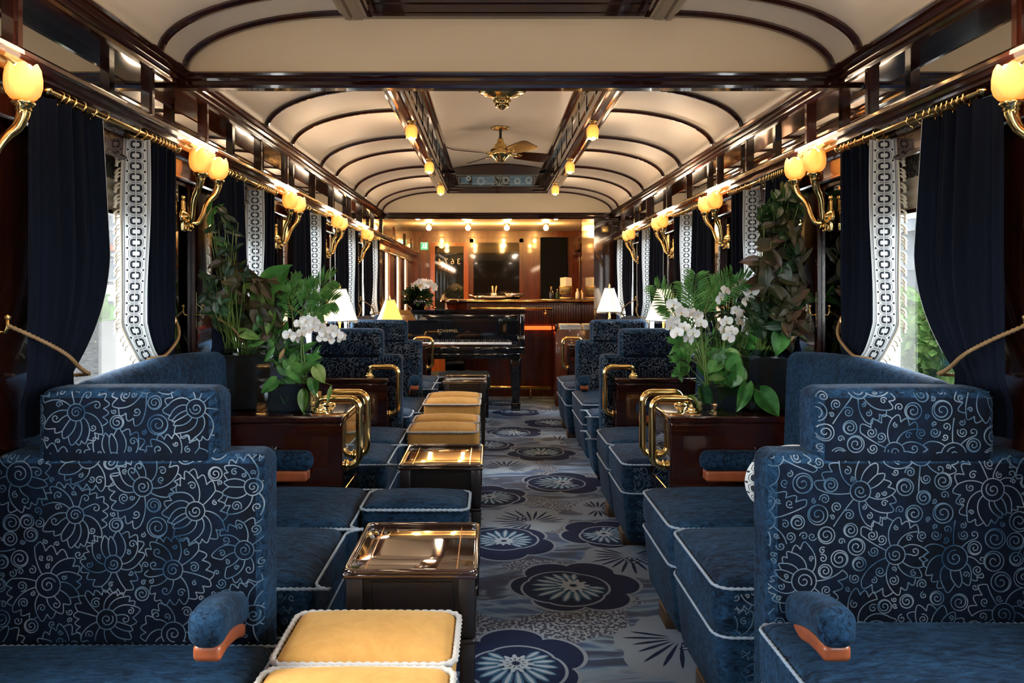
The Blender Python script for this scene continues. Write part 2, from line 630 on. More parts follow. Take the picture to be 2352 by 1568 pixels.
pos = [(.30, 3.30, .27, 'a'), (.02, 2.62, .24, 'a'), (.66, 2.72, .27, 'b'), (.60, 3.60, .23, 'b'), (.0, 3.86, .25, 'a'), (.52, 4.00, .22, 'a'), (.12, 4.25, .24, 'b'),
       (-.08, 4.72, .24, 'a'), (.42, 5.05, .27, 'a'), (.62, 4.45, .2, 'b'), (.05, 5.55, .22, 'b'), (.33, 5.95, .26, 'a'), (-.1, 6.25, .23, 'a'), (.55, 6.5, .24, 'b'),
       (.15, 6.85, .25, 'a'), (.5, 7.3, .25, 'a'), (-.1, 7.35, .24, 'b'), (.2, 7.95, .25, 'a'), (.6, 8.2, .24, 'b'), (.05, 8.6, .22, 'a'), (.32, 2.05, .25, 'a'), (-.02, 1.6, .24, 'b')]
for (x, y, r, k) in pos:
    (motif_a if k == 'a' else motif_b)(fl, x, y, r, rng.random() * 6, rng)
for gy in range(14):
    for gx in (-1.1, -.55, 1.1):
        (motif_a if (gy + int(gx * 2)) % 2 else motif_b)(fl, gx + rng.uniform(-.08, .08), .6 + gy * .62 + rng.uniform(-.1, .1), .23, rng.random() * 6, rng)
struct(fl.build('floor', ['carpet', 'c_cream', 'c_white', 'c_navy', 'c_grey']))

# ---- side walls, one mesh per side, openings at the windows
def wall(sx, name):
    mb = MB()
    xi, xo = 1.33 * sx, 1.45 * sx
    mb.box(xi, xo, Y0, YEND, 0, ZSILL)
    mb.box(xi, xo, Y0, YEND, ZHEAD, 2.75)
    edges = []
    for c in WINC + [9.2, 10.3, 11.2] * (sx < 0):
        hw = .30 if c < 8.5 else .2
        c += .08 if c < 8.5 else 0
        edges += [c - hw, c + hw]
    ys = [Y0] + edges + [YEND]
    for i in range(0, len(ys), 2):
        mb.box(xi, xo, ys[i], ys[i + 1], ZSILL, ZHEAD)
    struct(mb.build(name, 'mahog'))
wall(-1, 'wall_left')
wall(1, 'wall_right')
struct(MB().box(-1.45, 1.45, YEND, YEND + .1, 0, 2.75).build('wall_back', 'mahog_red'))
struct(MB().box(-1.45, 1.45, Y0 - .1, Y0, 0, 2.75).build('wall_front', 'mahog_red'))
# outer roof
struct(MB().box(-1.55, 1.55, Y0, YEND + .1, 2.75, 2.85).build('ceiling_1', 'ebony'))

# ---- arched cream ceiling
def vault(y0, y1, name, parts=True):
    n = 14
    mb = MB()
    for sx in (-1, 1):
        P = []
        for k in range(n + 1):
            t = PI / 2 * k / n
            x = XR + (XC - XR) * math.sin(t)
            z = ZC + (ZR - ZC) * math.cos(t)
            P.append([(sx * x, y0, z), (sx * x, y1, z)])
        mb.grid(P)
    # raised clerestory lid, gently bowed
    P = []
    for k in range(9):
        u = -1 + 2 * k / 8
        P.append([(u * .47, y0, 2.60 - .05 * u * u), (u * .47, y1, 2.60 - .05 * u * u)])
    mb.grid(P)
    struct(mb.build(name, 'cream'))
vault(Y0, Y1, 'ceiling_2')
vault(Y1 + .03, Y2, 'ceiling_3')
struct(MB().box(-1.33, 1.33, Y2 + .14, YEND, 2.2, 2.24).build('ceiling_4', 'cream'))

tn = [0]
def trim(mb, mat):
    tn[0] += 1
    return struct(mb.build('trim_%d' % tn[0], mat))
def ribs_at(ys):
    for y in ys:
        for sx in (-1, 1):
            mb = MB()
            pts = []
            for k in range(21):
                t = PI / 2 * k / 20
                pts.append((sx * (XR + (XC - XR) * math.sin(t)), ZC + (ZR - ZC) * math.cos(t)))
            P = []
            for (dy, dz) in ((-.019, 0), (-.019, -.008), (-.011, -.014), (-.006, -.017), (.006, -.017), (.011, -.014), (.019, -.008), (.019, 0)):
                row = []
                for i, (x, z) in enumerate(pts):
                    a = pts[max(0, i - 1)]
                    b = pts[min(20, i + 1)]
                    nx, nz = (b[1] - a[1]) * sx, -(b[0] - a[0]) * sx
                    l = math.hypot(nx, nz)
                    row.append((x - nx / l * dz * 1, y + dy, z - nz / l * dz * 1) if False else (x + nx / l * -dz, y + dy, z + nz / l * -dz))
                P.append(row)
            mb.grid(P, smooth=False)
            trim(mb, 'mahog_h')
ribs_at([-.3, .55, 1.3, 1.8, 2.605, 2.81, 3.83, 4.325, 5.07, 5.55, 6.30, 6.82, 7.55, 7.93])

# ---- long mouldings: upper cornice, lower cornice, clerestory rails
UP = [(1.185, 2.098), (1.178, 2.088), (1.182, 2.080), (1.192, 2.078), (1.188, 2.070), (1.193, 2.063), (1.203, 2.062), (1.199, 2.054), (1.205, 2.047),
      (1.214, 2.046), (1.211, 2.039), (1.218, 2.032), (1.235, 2.030), (1.33, 2.030), (1.33, 2.11), (1.20, 2.11)]
LO = [(1.205, 1.868), (1.198, 1.862), (1.200, 1.852), (1.210, 1.848), (1.206, 1.840), (1.212, 1.832), (1.224, 1.829), (1.222, 1.820), (1.236, 1.812), (1.285, 1.806),
      (1.300, 1.795), (1.302, 1.735), (1.292, 1.730), (1.290, 1.722), (1.300, 1.716), (1.33, 1.714), (1.33, 1.875), (1.215, 1.875)]
for prof, y1 in ((UP, Y2 + .1), (LO, YEND)):
    for sx in (-1, 1):
        trim(MB().prism([(sx * x, z) for x, z in prof], Y0, y1 - .01), 'mahog_h')
# frieze of looking-glass panels between the cornices, with slim posts
posty = [-.3, .55, 1.2, 1.865, 2.60, 3.10, 3.83, 4.325, 5.0, 5.56, 6.28, 6.82, 7.5]
for sx in (-1, 1):
    struct(MB().box(sx * 1.305, sx * 1.32, Y0, YEND - .02, 1.875, 2.03).build('trim_mirror_' + ('left' if sx < 0 else 'right'), 'mirror'))
    for y in posty + [8.1, 9.2, 10.3, 11.2]:
        mb = MB()
        mb.box(sx * 1.222, sx * 1.252, y - .017, y + .017, 1.868, 2.034)
        mb.box(sx * 1.216, sx * 1.222, y - .009, y + .009, 1.868, 2.034)
        trim(mb, 'mahog')
# clerestory: rails, side walls with small dark lights
for y0, y1 in ((Y0, Y1 - .01), (Y1 + .035, Y2 - .01)):
    for sx in (-1, 1):
        prof = [(.625, 2.31), (.62, 2.292), (.607, 2.288), (.603, 2.278), (.585, 2.276), (.58, 2.284), (.57, 2.278), (.54, 2.278), (.532, 2.286), (.52, 2.284), (.515, 2.296),
                (.508, 2.30), (.508, 2.34), (.515, 2.36), (.515, 2.50), (.50, 2.515), (.485, 2.52), (.475, 2.535), (.462, 2.54), (.462, 2.56), (.56, 2.56), (.60, 2.33)]
        trim(MB().prism([(sx * x, z) for x, z in prof], y0, y1), 'mahog_h')
        y = y0 + .12
        k = 0
        while y < y1 - .3:
            mb = MB()
            mb.box(sx * .508, sx * .5145, y - .035, y, 2.345, 2.515, 0)
            mb.box(sx * .512, sx * .5145, y, y + .36, 2.375, 2.495, 1)
            mb.box(sx * .509, sx * .5145, y + .02, y + .34, 2.372, 2.38, 2)
            o = struct(mb.build('trim_clerestory', ['mahog', 'darkglass', 'mahog_h']))
            y += .41
# ---- end panels (tympana), header beams, etched glass at the far end
def tympanum(ya, yb, glass):
    mb = MB()
    n = 40
    pts = []
    for k in range(n + 1):
        t = PI / 2 * k / n
        pts.append((XR + (XC - XR) * math.sin(t), ZC + (ZR - ZC) * math.cos(t)))
    prof = [(-x, z) for x, z in pts[::-1]] + pts
    prof += [(1.2, 2.05), (-1.2, 2.05)]
    mb.prism(prof, ya, yb)
    struct(mb.build('ceiling_end_panel', 'cream2'))
    # frame of the raised part
    b = MB()
    b.box(-.56, .56, ya - .02, yb, 2.285, 2.345)
    b.box(-.56, -.44, ya - .02, yb, 2.345, 2.52)
    b.box(.44, .56, ya - .02, yb, 2.345, 2.52)
    P = [(-.50, 2.49), (.50, 2.49)] + [(.50 - k * .1, 2.60 - .055 * abs(.5 - k * .1) / .5) for k in range(11)]
    b.prism(P, ya - .02, yb)
    for z0, z1, d in ((2.283, 2.293, .035), (2.30, 2.306, .03), (2.335, 2.347, .03), (2.488, 2.498, .03)):
        b.box(-.50, .50, ya - d, ya - .015, z0, z1)
    trim(b, 'mahog_x')
    # header beam with reeded face
    b = MB()
    zs = 2.018
    prof = [(ya - .022, zs + .066), (ya - .032, zs + .058), (ya - .028, zs + .050), (ya - .034, zs + .044), (ya - .040, zs + .036), (ya - .035, zs + .028), (ya - .040, zs + .020),
            (ya - .045, zs + .010), (ya - .040, zs), (ya + .005, zs), (ya + .03, zs + .02), (ya + .03, zs + .066)]
    n = len(prof)
    vs = [(-1.30, y, z) for y, z in prof] + [(1.30, y, z) for y, z in prof]
    b.add(vs, [(i, (i + 1) % n, n + (i + 1) % n, n + i) for i in range(n)] + [tuple(range(n))[::-1], tuple(range(n, 2 * n))])
    trim(b, 'mahog_x')
tympanum(Y1, Y1 + .03, False)
tympanum(Y2, Y2 + .13, True)
# etched transom glass over the far beam
g = thing('etched_glass_transom', 'dark blue etched glass transom with pale lotus drawing below the ceiling fan', 'transom window', (0, Y2 - .03, 2.42))
g['kind'] = 'thing'
mb = MB()
mb.box(-.44, .44, -.004, 0, -.073, .068)
mb.build('pane', 'darkglass', g)
mb = MB()
for (x0, x1, z0, z1) in ((-.40, .39, .030, .033), (-.40, .39, -.040, -.037), (-.40, -.397, -.04, .03), (.387, .39, -.04, .03), (-.435, .435, .05, .053), (-.435, .435, -.062, -.059)):
    mb.box(x0, x1, -.0055, -.004, z0, z1)
rr = random.Random(3)
for cx, cz, rad in ((-.17, -.01, .05), (.09, 0, .045), (.21, -.01, .04), (.33, 0, .045), (-.30, .02, .03)):
    for i in range(14):
        a = 2 * PI * i / 14
        d = Vector((math.cos(a), math.sin(a)))
        p = Vector((-d.y, d.x)) * .005
        q = [Vector((cx, cz)) + d * (rad * .3), Vector((cx, cz)) + d * rad * .7 + p, Vector((cx, cz)) + d * rad, Vector((cx, cz)) + d * rad * .7 - p]
        mb.add([(v_.x, -.0058, max(-.065, min(.06, v_.y))) for v_ in q], [(0, 1, 2, 3)])
for i in range(260):
    x, z = rr.gauss(.02, .06), rr.uniform(-.06, .045)
    s_ = rr.uniform(.002, .004)
    mb.add([(x - s_, -.0058, z), (x, -.0058, z - s_), (x + s_, -.0058, z), (x, -.0058, z + s_)], [(0, 1, 2, 3)])
mb.build('etching', simple('etched_line', (.42, .56, .64), .5), g)
fr = simple('frosted_glass', (.09, .20, .32), .5)
for (x0, x1, z0, z1) in ((-.38, -.30, -.035, .028), (-.26, -.03, -.05, .04), (.13, .36, -.055, .045)):
    MB().rbox(x0, x1, -.0052, -.004, z0, z1, .0005, n=1, seg=0).build('frosting', fr, g)

# ---- windows
def window(sx, c, k, hw=.38):
    e = bpy.data.objects.new('window_%d' % k, None)
    col.objects.link(e)
    e.location = (sx * 1.39, c, 0)
    e['kind'] = 'structure'
    s_ = sx
    mb = MB()
    xa, xb = -.055 * s_, .055 * s_
    for y0, y1, z0, z1 in ((-hw, -hw + .03, ZSILL, ZHEAD), (hw - .03, hw, ZSILL, ZHEAD), (-hw, hw, ZHEAD - .03, ZHEAD), (-hw, hw, ZSILL, ZSILL + .025)):
        mb.box(xa, xb, y0, y1, z0, z1)
    mb.build('window_frame', 'jamb', e)
    MB().box(.028 * s_, .033 * s_, -hw + .03, hw - .03, ZSILL + .025, ZHEAD - .03).build('pane', 'glass', e)
    mb = MB()
    for y0, y1 in ((-hw - .045, -hw + .004), (hw - .004, hw + .045)):
        mb.box(-.075 * s_, -.06 * s_, y0, y1, ZSILL - .03, ZHEAD + .0)
    mb.box(-.075 * s_, -.055 * s_, -hw - .05, hw + .05, ZSILL - .02, ZSILL)
    mb.build('window_trim', 'mahog', e)
k = 1
for sx in (-1, 1):
    for c in WINC + [9.2, 10.3, 11.2] * (sx < 0):
        window(sx, c + (.08 if c < 8.5 else 0), k, .30 if c < 8.5 else .2)
        k += 1

# ---- outside
struct(MB().box(-60, 1.2 - 30, -40, 260, -1.1, -1.0).build('ground_grass', simple('grass_verge', (.008, .018, .004), .9, spec=0.0)))
n_ = NT('ballast')
n_.set(base=n_.ramp(n_.noise(n_.coord(), 6, 4), [(.35, (.008, .008, .0076)), (.65, (.020, .0195, .0185))]), rough=.9, spec=0.0)
M['ballast'] = n_.m
struct(MB().box(-29, 40, -40, 260, -1.15, -1.05).build('ground', 'ballast'))
for k, x in enumerate((-5.2, -6.7)):
    tag(MB().box(x, x + .08, -30, 120, -1.05, -.9).build('rail', 'silver'), 'steel track rail outside the left windows' + (', nearer of the two' if k == 0 else ', farther of the two'), 'rail')
def leafy(name, boxes, mat, label, cat, seed=1, n=5000, s_=.09):
    rr = random.Random(seed)
    mb = MB()
    for (x0, x1, y0, y1, z0, z1) in boxes:
        mb.rbox(x0, x1, y0, y1, z0, z1, .3, seg=6, fn=lambda p: (p[0] + .12 * math.sin(p[1] * 3.1 + p[2] * 4), p[1], p[2] + .1 * math.sin(p[1] * 2.3)))
        for i in range(n):
            x = x0 + (x1 - x0) * rr.random() if rr.random() < .4 else x0
            y, z = rr.uniform(y0, y1), rr.uniform(z0, z1)
            if x != x0:
                z = z1
            c = Vector((x + .1 * math.sin(y * 3.1 + z * 4), y, z + rr.gauss(0, .05)))
            a = Vector((rr.gauss(0, 1), rr.gauss(0, 1), rr.gauss(0, 1))).normalized() * s_
            b = a.cross(Vector((rr.gauss(0, 1), rr.gauss(0, 1), 1))).normalized() * s_ * .6
            mb.add([c - a, c - b, c + a, c + b], [(0, 1, 2, 3)])
    o = mb.build(name, mat)
    return tag(o, label, cat)
leafy('hedge', [(5.0, 6.4, 1.5, 22, -1.05, 1.15)], 'hedge_leaf', 'clipped light green hedge outside the right windows', 'hedge', 2, 9000)
leafy('bush', [(-33, -30, 42, 60, -1.0, .8)], 'hedge_leaf', 'green bush on the verge across the tracks', 'bush', 3, 2500, .3)
b = thing('station_building', 'long grey station building beyond the tracks', 'building', (-60, 90, -1))
mb = MB().box(-6, 0, -60, 160, 0, 15)
mb.build('wall', simple('grey_render', (.017, .019, .021), .8, spec=0.0), b)
mb = MB()
for y in range(-58, 160, 6):
    mb.box(0, .3, y, y + .7, 0, 15)
for z in (3.5, 7.5, 11.5):
    mb.box(0, .5, -60, 160, z, z + .5)
mb.build('facade_rib', simple('pale_concrete', (.034, .035, .036), .8, spec=0.0), b)
MB().box(0, .35, -60, 160, 8.4, 9.3).build('red_band', simple('red_band', (.05, .012, .006), .7, spec=0.0), b)
MB().box(0, .2, -60, 160, .5, 3).build('window_band', simple('dark_glazing', (.012,.015,.018), .3), b)
b = thing('shed', 'grey shed with banded wall behind the hedge', 'building', (24, 20, -1))
MB().box(0, 8, -18, 60, 0, 5.6).build('wall', simple('shed_grey', (.018, .020, .022), .8, spec=0.0), b)
MB().box(-.4, 8.4, -18.4, 60, 5.6, 6.3).build('roof', simple('shed_roof', (.034, .036, .038), .7, spec=0.0), b)
MB().box(-.1, 0, -18, 60, 3.4, 4.2).build('wall_band', simple('shed_band', (.026, .028, .030), .7, spec=0.0), b)

# ================================================================== WALL FITTINGS
# ---- looking-glass panels on the piers
for i, c in enumerate(PIERS):
    for sx in (-1, 1):
        side = 'left' if sx < 0 else 'right'
        where = ['beside the foremost window', 'behind the big foliage arrangement', 'between the second and third windows', 'between the third and fourth windows', 'nearest the piano'][i]
        t = thing('pier_mirror', 'mahogany framed wall mirror %s, %s side of the car' % (where, side), 'mirror', (sx * 1.329, c, 0), 0, 'mirrors between the windows')
        a, b = -sx * .006, -sx * .0
        MB().box(a, b, -.125, .125, 1.0, 1.70).build('glass', 'mirror', t)
        mb = MB()
        for (y0, y1, z0, z1) in ((-.165, -.125, .93, 1.713), (.125, .165, .93, 1.713), (-.125, .125, .93, 1.0), (-.125, .125, 1.70, 1.713)):
            mb.box(-sx * .016, 0, y0, y1, z0, z1)
        for y in (-.130, .120):
            mb.box(-sx * .022, -sx * .01, y, y + .01, .99, 1.71)
        mb.build('frame', 'mahog', t)

# ---- twin sconces
def lamplight(t, loc, e, colr=(1, .74, .50), r=.045):
    L = bpy.data.lights.new('lamp_light', 'POINT')
    L.energy = e
    L.color = colr
    L.shadow_soft_size = r
    o = bpy.data.objects.new('lamp_light', L)
    col.objects.link(o)
    o.parent = t
    o.location = loc
def make_sconce(flip=1):
    t = thing('wall_sconce', '', 'wall lamp')
    # local: +X points into the room
    mb = MB()
    mb.lathe([(0, .0), (.030, .0), (.034, .006), (.026, .012), (.018, .022), (.010, .028), (0, .030)], (0, 0, 1.575), 14, axis='X')
    mb.lathe([(0, 0), (.018, .002), (.014, .01), (0, .016)], (0, 0, 1.535), 10, axis='X')
    mb.rbox(0, .012, -.016, .016, 1.515, 1.64, .006, n=2, seg=1)
    mb.lathe([(0, 0), (.012, .002), (.010, .010), (0, .014)], (0, 0, 1.65), 10, axis='X')
    mb.build('backplate', 'brass', t)
    for s_ in (-1, 1):
        P = [(.012, s_ * .012, 1.565), (.035, s_ * .02, 1.550), (.052, s_ * .035, 1.556), (.062, s_ * .050, 1.585), (.070, s_ * .062, 1.620), (.082, s_ * .076, 1.650), (.098, s_ * .088, 1.672), (.108, s_ * .094, 1.700), (.110, s_ * .095, 1.715)]
        # smooth
        Q = []
        for i in range(len(P) - 1):
            p0, p1, p2, p3 = [Vector(P[max(0, min(len(P) - 1, j))]) for j in (i - 1, i, i + 1, i + 2)]
            for u in (0, .33, .66):
                Q.append(.5 * ((2 * p1) + (p2 - p0) * u + (2 * p0 - 5 * p1 + 4 * p2 - p3) * u * u + (3 * p1 - p0 - 3 * p2 + p3) * u ** 3))
        Q.append(Vector(P[-1]))
        a = MB().tube(Q, .01, 12, rf=lambda u: .006 + .0105 * u ** 1.3)
        # scroll at the foot
        a.tube([(.03 + .011 * math.cos(q) , s_ * (.012 + .0), 1.530 + .011 * math.sin(q)) for q in [k * .45 for k in range(12)]], .004, 6)
        arm = a.build('arm', 'brass', t)
        c = (.110, s_ * .095, 1.712)
        MB().lathe([(0, 0), (.012, 0), (.019, .005), (.017, .011), (.024, .016), (.027, .022), (.025, .027), (.014, .030), (0, .030)], c, 18).build('cup', 'brass', t)
        g = MB()
        prof = [(.014, .028), (.028, .033), (.037, .045), (.0415, .062), (.0415, .082), (.0385, .098), (.0335, .110)]
        n = 72
        vs = []
        for j, (r_, z) in enumerate(prof):
            for k in range(n):
                th = 2 * PI * k / n
                pet = abs(math.cos(3 * th))
                rr = r_ * (1 + .045 * pet * (j / 6) + .012 * math.cos(24 * th))
                zz = z + (.016 * (pet ** .8) - .010 if j == 6 else (.006 * pet if j == 5 else 0))
                vs.append((c[0] + rr * math.cos(th), c[1] + rr * math.sin(th), c[2] + zz))
        g.add(vs, [(i * n + k, i * n + (k + 1) % n, (i + 1) * n + (k + 1) % n, (i + 1) * n + k) for i in range(len(prof) - 1) for k in range(n)], 0, True)
        g.build('shade', 'globe', t)
        lamplight(t, (c[0] + .035, c[1], c[2] + .125), .7, r=.07)
        b = MB().lathe([(0, .03), (.018, .045), (.027, .065), (.031, .085), (.028, .103), (.017, .116), (0, .121)], c, 16)
        b.build('bulb', 'bulb', t)
    return t
sc0 = make_sconce()
names = ['frame edge of the photo', 'the tall foliage', 'the second pier', 'the third pier', 'the pier nearest the piano']
sl = ['beside the nearest curtain', 'above the foliage arrangement', 'between the second and third windows', 'between the third and fourth windows', 'on the pier nearest the piano']
for i, c in enumerate(PIERS):
    for sx in (-1, 1):
        lab = 'lit brass twin-arm wall sconce with tulip shades %s, %s wall' % (sl[i], 'left' if sx < 0 else 'right')
        loc = (sx * 1.313, c, 0)
        rz = 0 if sx < 0 else PI
        if i == 0 and sx == -1:
            sc0.location = loc
            sc0['label'] = lab
            sc0['group'] = 'brass twin sconces along the walls'
        else:
            dup(sc0, loc, rz, lab, 'brass twin sconces along the walls')

# ---- pendant tulips under the clerestory rails
def make_pendant():
    t = thing('ceiling_lamp', '', 'ceiling lamp')
    MB().lathe([(0, .105), (.026, .105), (.027, .098), (.014, .094), (.013, .088), (.020, .084), (.021, .078), (0, .078)], (0, 0, 0), 16).build('cap', 'brass', t)
    g = MB()
    prof = [(.014, .080), (.026, .074), (.034, .058), (.036, .040), (.034, .022), (.031, .012)]
    n = 30
    vs = []
    for j, (r_, z) in enumerate(prof):
        for k in range(n):
            th = 2 * PI * k / n
            vs.append((r_ * math.cos(th), r_ * math.sin(th), z - (.012 * abs(math.cos(3 * th)) if j == 5 else 0)))
    g.add(vs, [(i * n + k, i * n + (k + 1) % n, (i + 1) * n + (k + 1) % n, (i + 1) * n + k) for i in range(len(prof) - 1) for k in range(n)], 0, True)
    g.build('shade', 'globe', t)
    MB().lathe([(0, .07), (.018, .06), (.025, .035), (.022, .010), (.012, -.006), (0, -.010)], (0, 0, 0), 14).build('bulb', 'bulb', t)
    lamplight(t, (0, 0, -.035), 1.5)
    return t
p0 = make_pendant()
first = True
for i, c in enumerate((.55, 1.84, 4.44, 5.72, 7.02)):
    for sx in (-1, 1):
        wh = ['behind', 'before the cream end panel', 'nearest the front beam', 'beside the fan', 'nearest the etched glass'][i]
        lab = 'lit tulip ceiling lamp hanging %s, %s clerestory rail' % (wh, 'left' if sx < 0 else 'right')
        loc = (sx * .528, c, 2.158)
        if first:
            p0.location = loc; p0['label'] = lab; p0['group'] = 'tulip lamps under the clerestory rails'; first = False
        else:
            dup(p0, loc, 0, lab, 'tulip lamps under the clerestory rails')

# ---- fan and brass rose
t = thing('ceiling_fan', 'brass ceiling fan with four dark wooden blades under the clerestory', 'ceiling fan', (0.012, 6.2, 2.595))
MB().lathe([(0, 0), (.075, 0), (.078, -.006), (.06, -.012), (.02, -.016), (0, -.016)], (0, 0, 0), 26).build('canopy', 'brass', t)
MB().lathe([(.011, -.01), (.011, -.095)], (0, 0, 0), 12).build('rod', 'black', t)
MB().lathe([(0, -.085), (.022, -.085), (.026, -.095), (.032, -.125), (.05, -.135), (.052, -.155), (.058, -.165), (.075, -.170), (.080, -.182), (.070, -.195), (.090, -.203), (.095, -.215),
            (.085, -.228), (.060, -.238), (.058, -.246), (.044, -.252), (.042, -.262), (.030, -.272), (.012, -.280), (0, -.282)], (0, 0, 0), 28,
           mod=lambda th, z: 1 + (.05 * math.cos(12 * th) if z < -.165 else 0)).build('motor', 'brass', t)
for a in (-60, 30, 120, 210):
    ca, sa = math.cos(R(a)), math.sin(R(a))
    def rot(p):
        return (p[0] * ca - p[1] * sa, p[0] * sa + p[1] * ca, p[2])
    tilt = -.34
    mb = MB()
    P = []
    outl = [(.15, .040), (.17, .052), (.30, .062), (.42, .066), (.455, .060), (.47, .045)]
    for zz in (0, -.006):
        for (x, hw) in outl:
            P.append([rot((x, y, -.205 + zz + y * tilt)) for y in (-hw, hw)])
    vs = [q for row in P for q in row]
    n = len(outl)
    fs = []
    for i in range(n - 1):
        fs.append((2 * i, 2 * i + 1, 2 * i + 3, 2 * i + 2))
        o_ = 2 * n
        fs.append((o_ + 2 * i, o_ + 2 * i + 2, o_ + 2 * i + 3, o_ + 2 * i + 1))
        fs.append((2 * i, 2 * i + 2, o_ + 2 * i + 2, o_ + 2 * i))
        fs.append((2 * i + 1, o_ + 2 * i + 1, o_ + 2 * i + 3, 2 * i + 3))
    fs.append((0, o_, o_ + 1, 1))
    fs.append((2 * n - 2, 2 * n - 1, 4 * n - 1, 4 * n - 2))
    mb.add(vs, fs)
    bl = mb.build('blade', 'mahog_x', t)
    m2 = MB()
    m2.tube([rot((.07, 0, -.212)), rot((.11, 0, -.214)), rot((.16, 0, -.212))], .010, 8)
    m2.rbox(.14, .20, -.02, .02, -.216, -.210, .002, n=1, seg=1, fn=lambda p: rot((p[0], p[1], p[2] + p[1] * tilt)))
    m2.build('bracket', 'brass', bl)
t = thing('ceiling_rose', 'ornate brass ceiling boss hanging just beyond the front beam', 'ceiling ornament', (.0, 4.45, 2.595))
MB().lathe([(0, 0), (.06, 0), (.06, -.01), (.02, -.016), (.02, -.12), (.04, -.13)], (0, 0, 0), 22).build('stem', 'brass', t)
MB().lathe([(.02, -.12), (.09, -.13), (.125, -.145), (.135, -.158), (.120, -.172), (.085, -.186), (.055, -.196), (.042, -.204), (.050, -.210), (.047, -.222), (.036, -.228),
            (.040, -.238), (.036, -.250), (.020, -.258), (.006, -.266), (0, -.268)], (0, 0, 0), 36, mod=lambda th, z: 1 + .05 * math.cos(16 * th)).build('dish', 'brass', t)

# ---- curtains
def folds(u, amp, nf, ph=0):
    return amp * (.6 * math.sin(2 * PI * nf * u + ph) + .4 * math.sin(2 * PI * nf * 2.3 * u + 1.3 + ph))
ZT, ZTIE, ZB = 1.79, 1.05, .86
def make_curtain(sx, s_):
    """sx the wall; tied at y=0 with the leading edge at s_*L. s_=+1: panel on the camera side of its window, its woven border turned
    towards the glass; s_=-1: panel on the far side, its border facing down the car"""
    t = thing('curtain', '', 'curtain')
    broad = s_ < 0
    def lead(z):
        if broad:
            k = (z - ZTIE) / (ZT - ZTIE)
            return .20 + .085 * max(0, min(1, k / .16)) ** .6 - .03 * max(0, k - .3) if k > 0 else .20 - .05 * max(k, -1)
        k = (z - ZTIE) / (ZT - ZTIE)
        if k >= 0:
            return .135 + .205 * (1 - (1 - min(1, k / .5)) ** 2.2) - .045 * max(0, (k - .45) / .55)
        return .135 + .03 * min(1, -k * 3)
    nz, nu = 40, 72
    P = []
    edge = {}
    for i in range(nz + 1):
        z = ZT + (.895 - ZT) * i / nz
        L = lead(z)
        tight = max(0, 1 - abs(z - ZTIE) / .30)
        amp = .019 * (1 - .5 * tight)
        row = []
        for j in range(nu + 1):
            u = j / nu
            x = .062 + folds(u, amp, 4.5, .0) + .012 * math.sin(PI * u) * (1 + tight)
            x = min(x, .10)
            if z < ZTIE:
                x = .02 + (x - .02) * (1 - .45 * min(1, (ZTIE - z) / .08))
            if u > .94:
                q = (u - .94) / .06
                x = x * (1 - q) + .094 * q
            row.append((-sx * x, s_ * (L * u if broad else -.07 + (L + .03) * u), z))
        P.append(row)
    MB().grid(P).build('drape', 'curtain', t)
    P, U, E = [], [], []
    n = 60
    zb = 1.03 if broad else 1.10
    for i in range(n + 1):
        z = ZT + (zb - ZT) * i / n
        L = lead(z)
        row, ur = [], []
        k = max(0, min(1, (z - ZTIE) / .10))
        for j in range(9):
            v_ = j / 8
            if broad:
                x = .095 - .080 * v_ * (.6 + .4 * k) + .004 * math.sin(z * 9 + v_ * 3)
                y = L + (.030 * v_) * (.5 + .5 * k)
            else:
                x = .094 - .030 * v_
                y = L - .037 - .022 * v_
            row.append((-sx * x, s_ * y, z - .03 * v_ * (1 - k)))
            ur.append((v_, i * (ZT - zb) / n / .037))
        P.append(row)
        U.append(ur)
        E.append(row[-1])
    MB().grid(P, uv=U).build('border', 'trim', t)
    f = MB()
    for i in range(44):
        e = Vector(E[int(i * (n - 1) / 43)])
        dx = sx * .014 if broad else sx * .006
        dy = s_ * .008
        f.tube([e, e + Vector((dx * .5, dy * .5, -.002)), e + Vector((dx, dy, -.010)), e + Vector((dx * 1.15, dy, -.021))], .003, 6, rf=lambda q: .0015 + .0052 * q)
    f.tube(E, .0035, 6)
    f.build('fringe', 'fringe', t)
    Q = []
    yk0 = -.05 if broad else -.10
    for i in range(120):
        u = i / 119
        y = yk0 + (lead(ZTIE) + .02 - yk0 - (0 if broad else .04)) * min(1, u * 1.12)
        z = 1.19 - .15 * math.sin(u * PI / 2)
        x = .035 + (.075 if broad else .105) * math.sin(min(1, u * 2.2) * PI / 2) - .08 * max(0, u - .8) * 5
        Q.append((-sx * x, s_ * y, z))
    MB().tube(Q, .0052, 8, twist=2.2).build('tieback', 'cord_gold', t)
    h = MB()
    yk = s_ * yk0
    h.rbox(-sx * .0, -sx * .006, yk - .010, yk + .010, 1.12, 1.27, .003, n=1, seg=0)
    h.tube([(-sx * .004, yk, 1.175), (-sx * .03, yk, 1.172), (-sx * .036, yk, 1.185), (-sx * .036, yk, 1.205)], .004, 8)
    h.lathe([(0, .0), (.007, .003), (.007, .010), (0, .015)], (-sx * .036, yk, 1.203), 10)
    h.build('hook', 'brass', t)
    return t
curt = {(sx, s_): make_curtain(sx, s_) for sx in (-1, 1) for s_ in (-1, 1)}
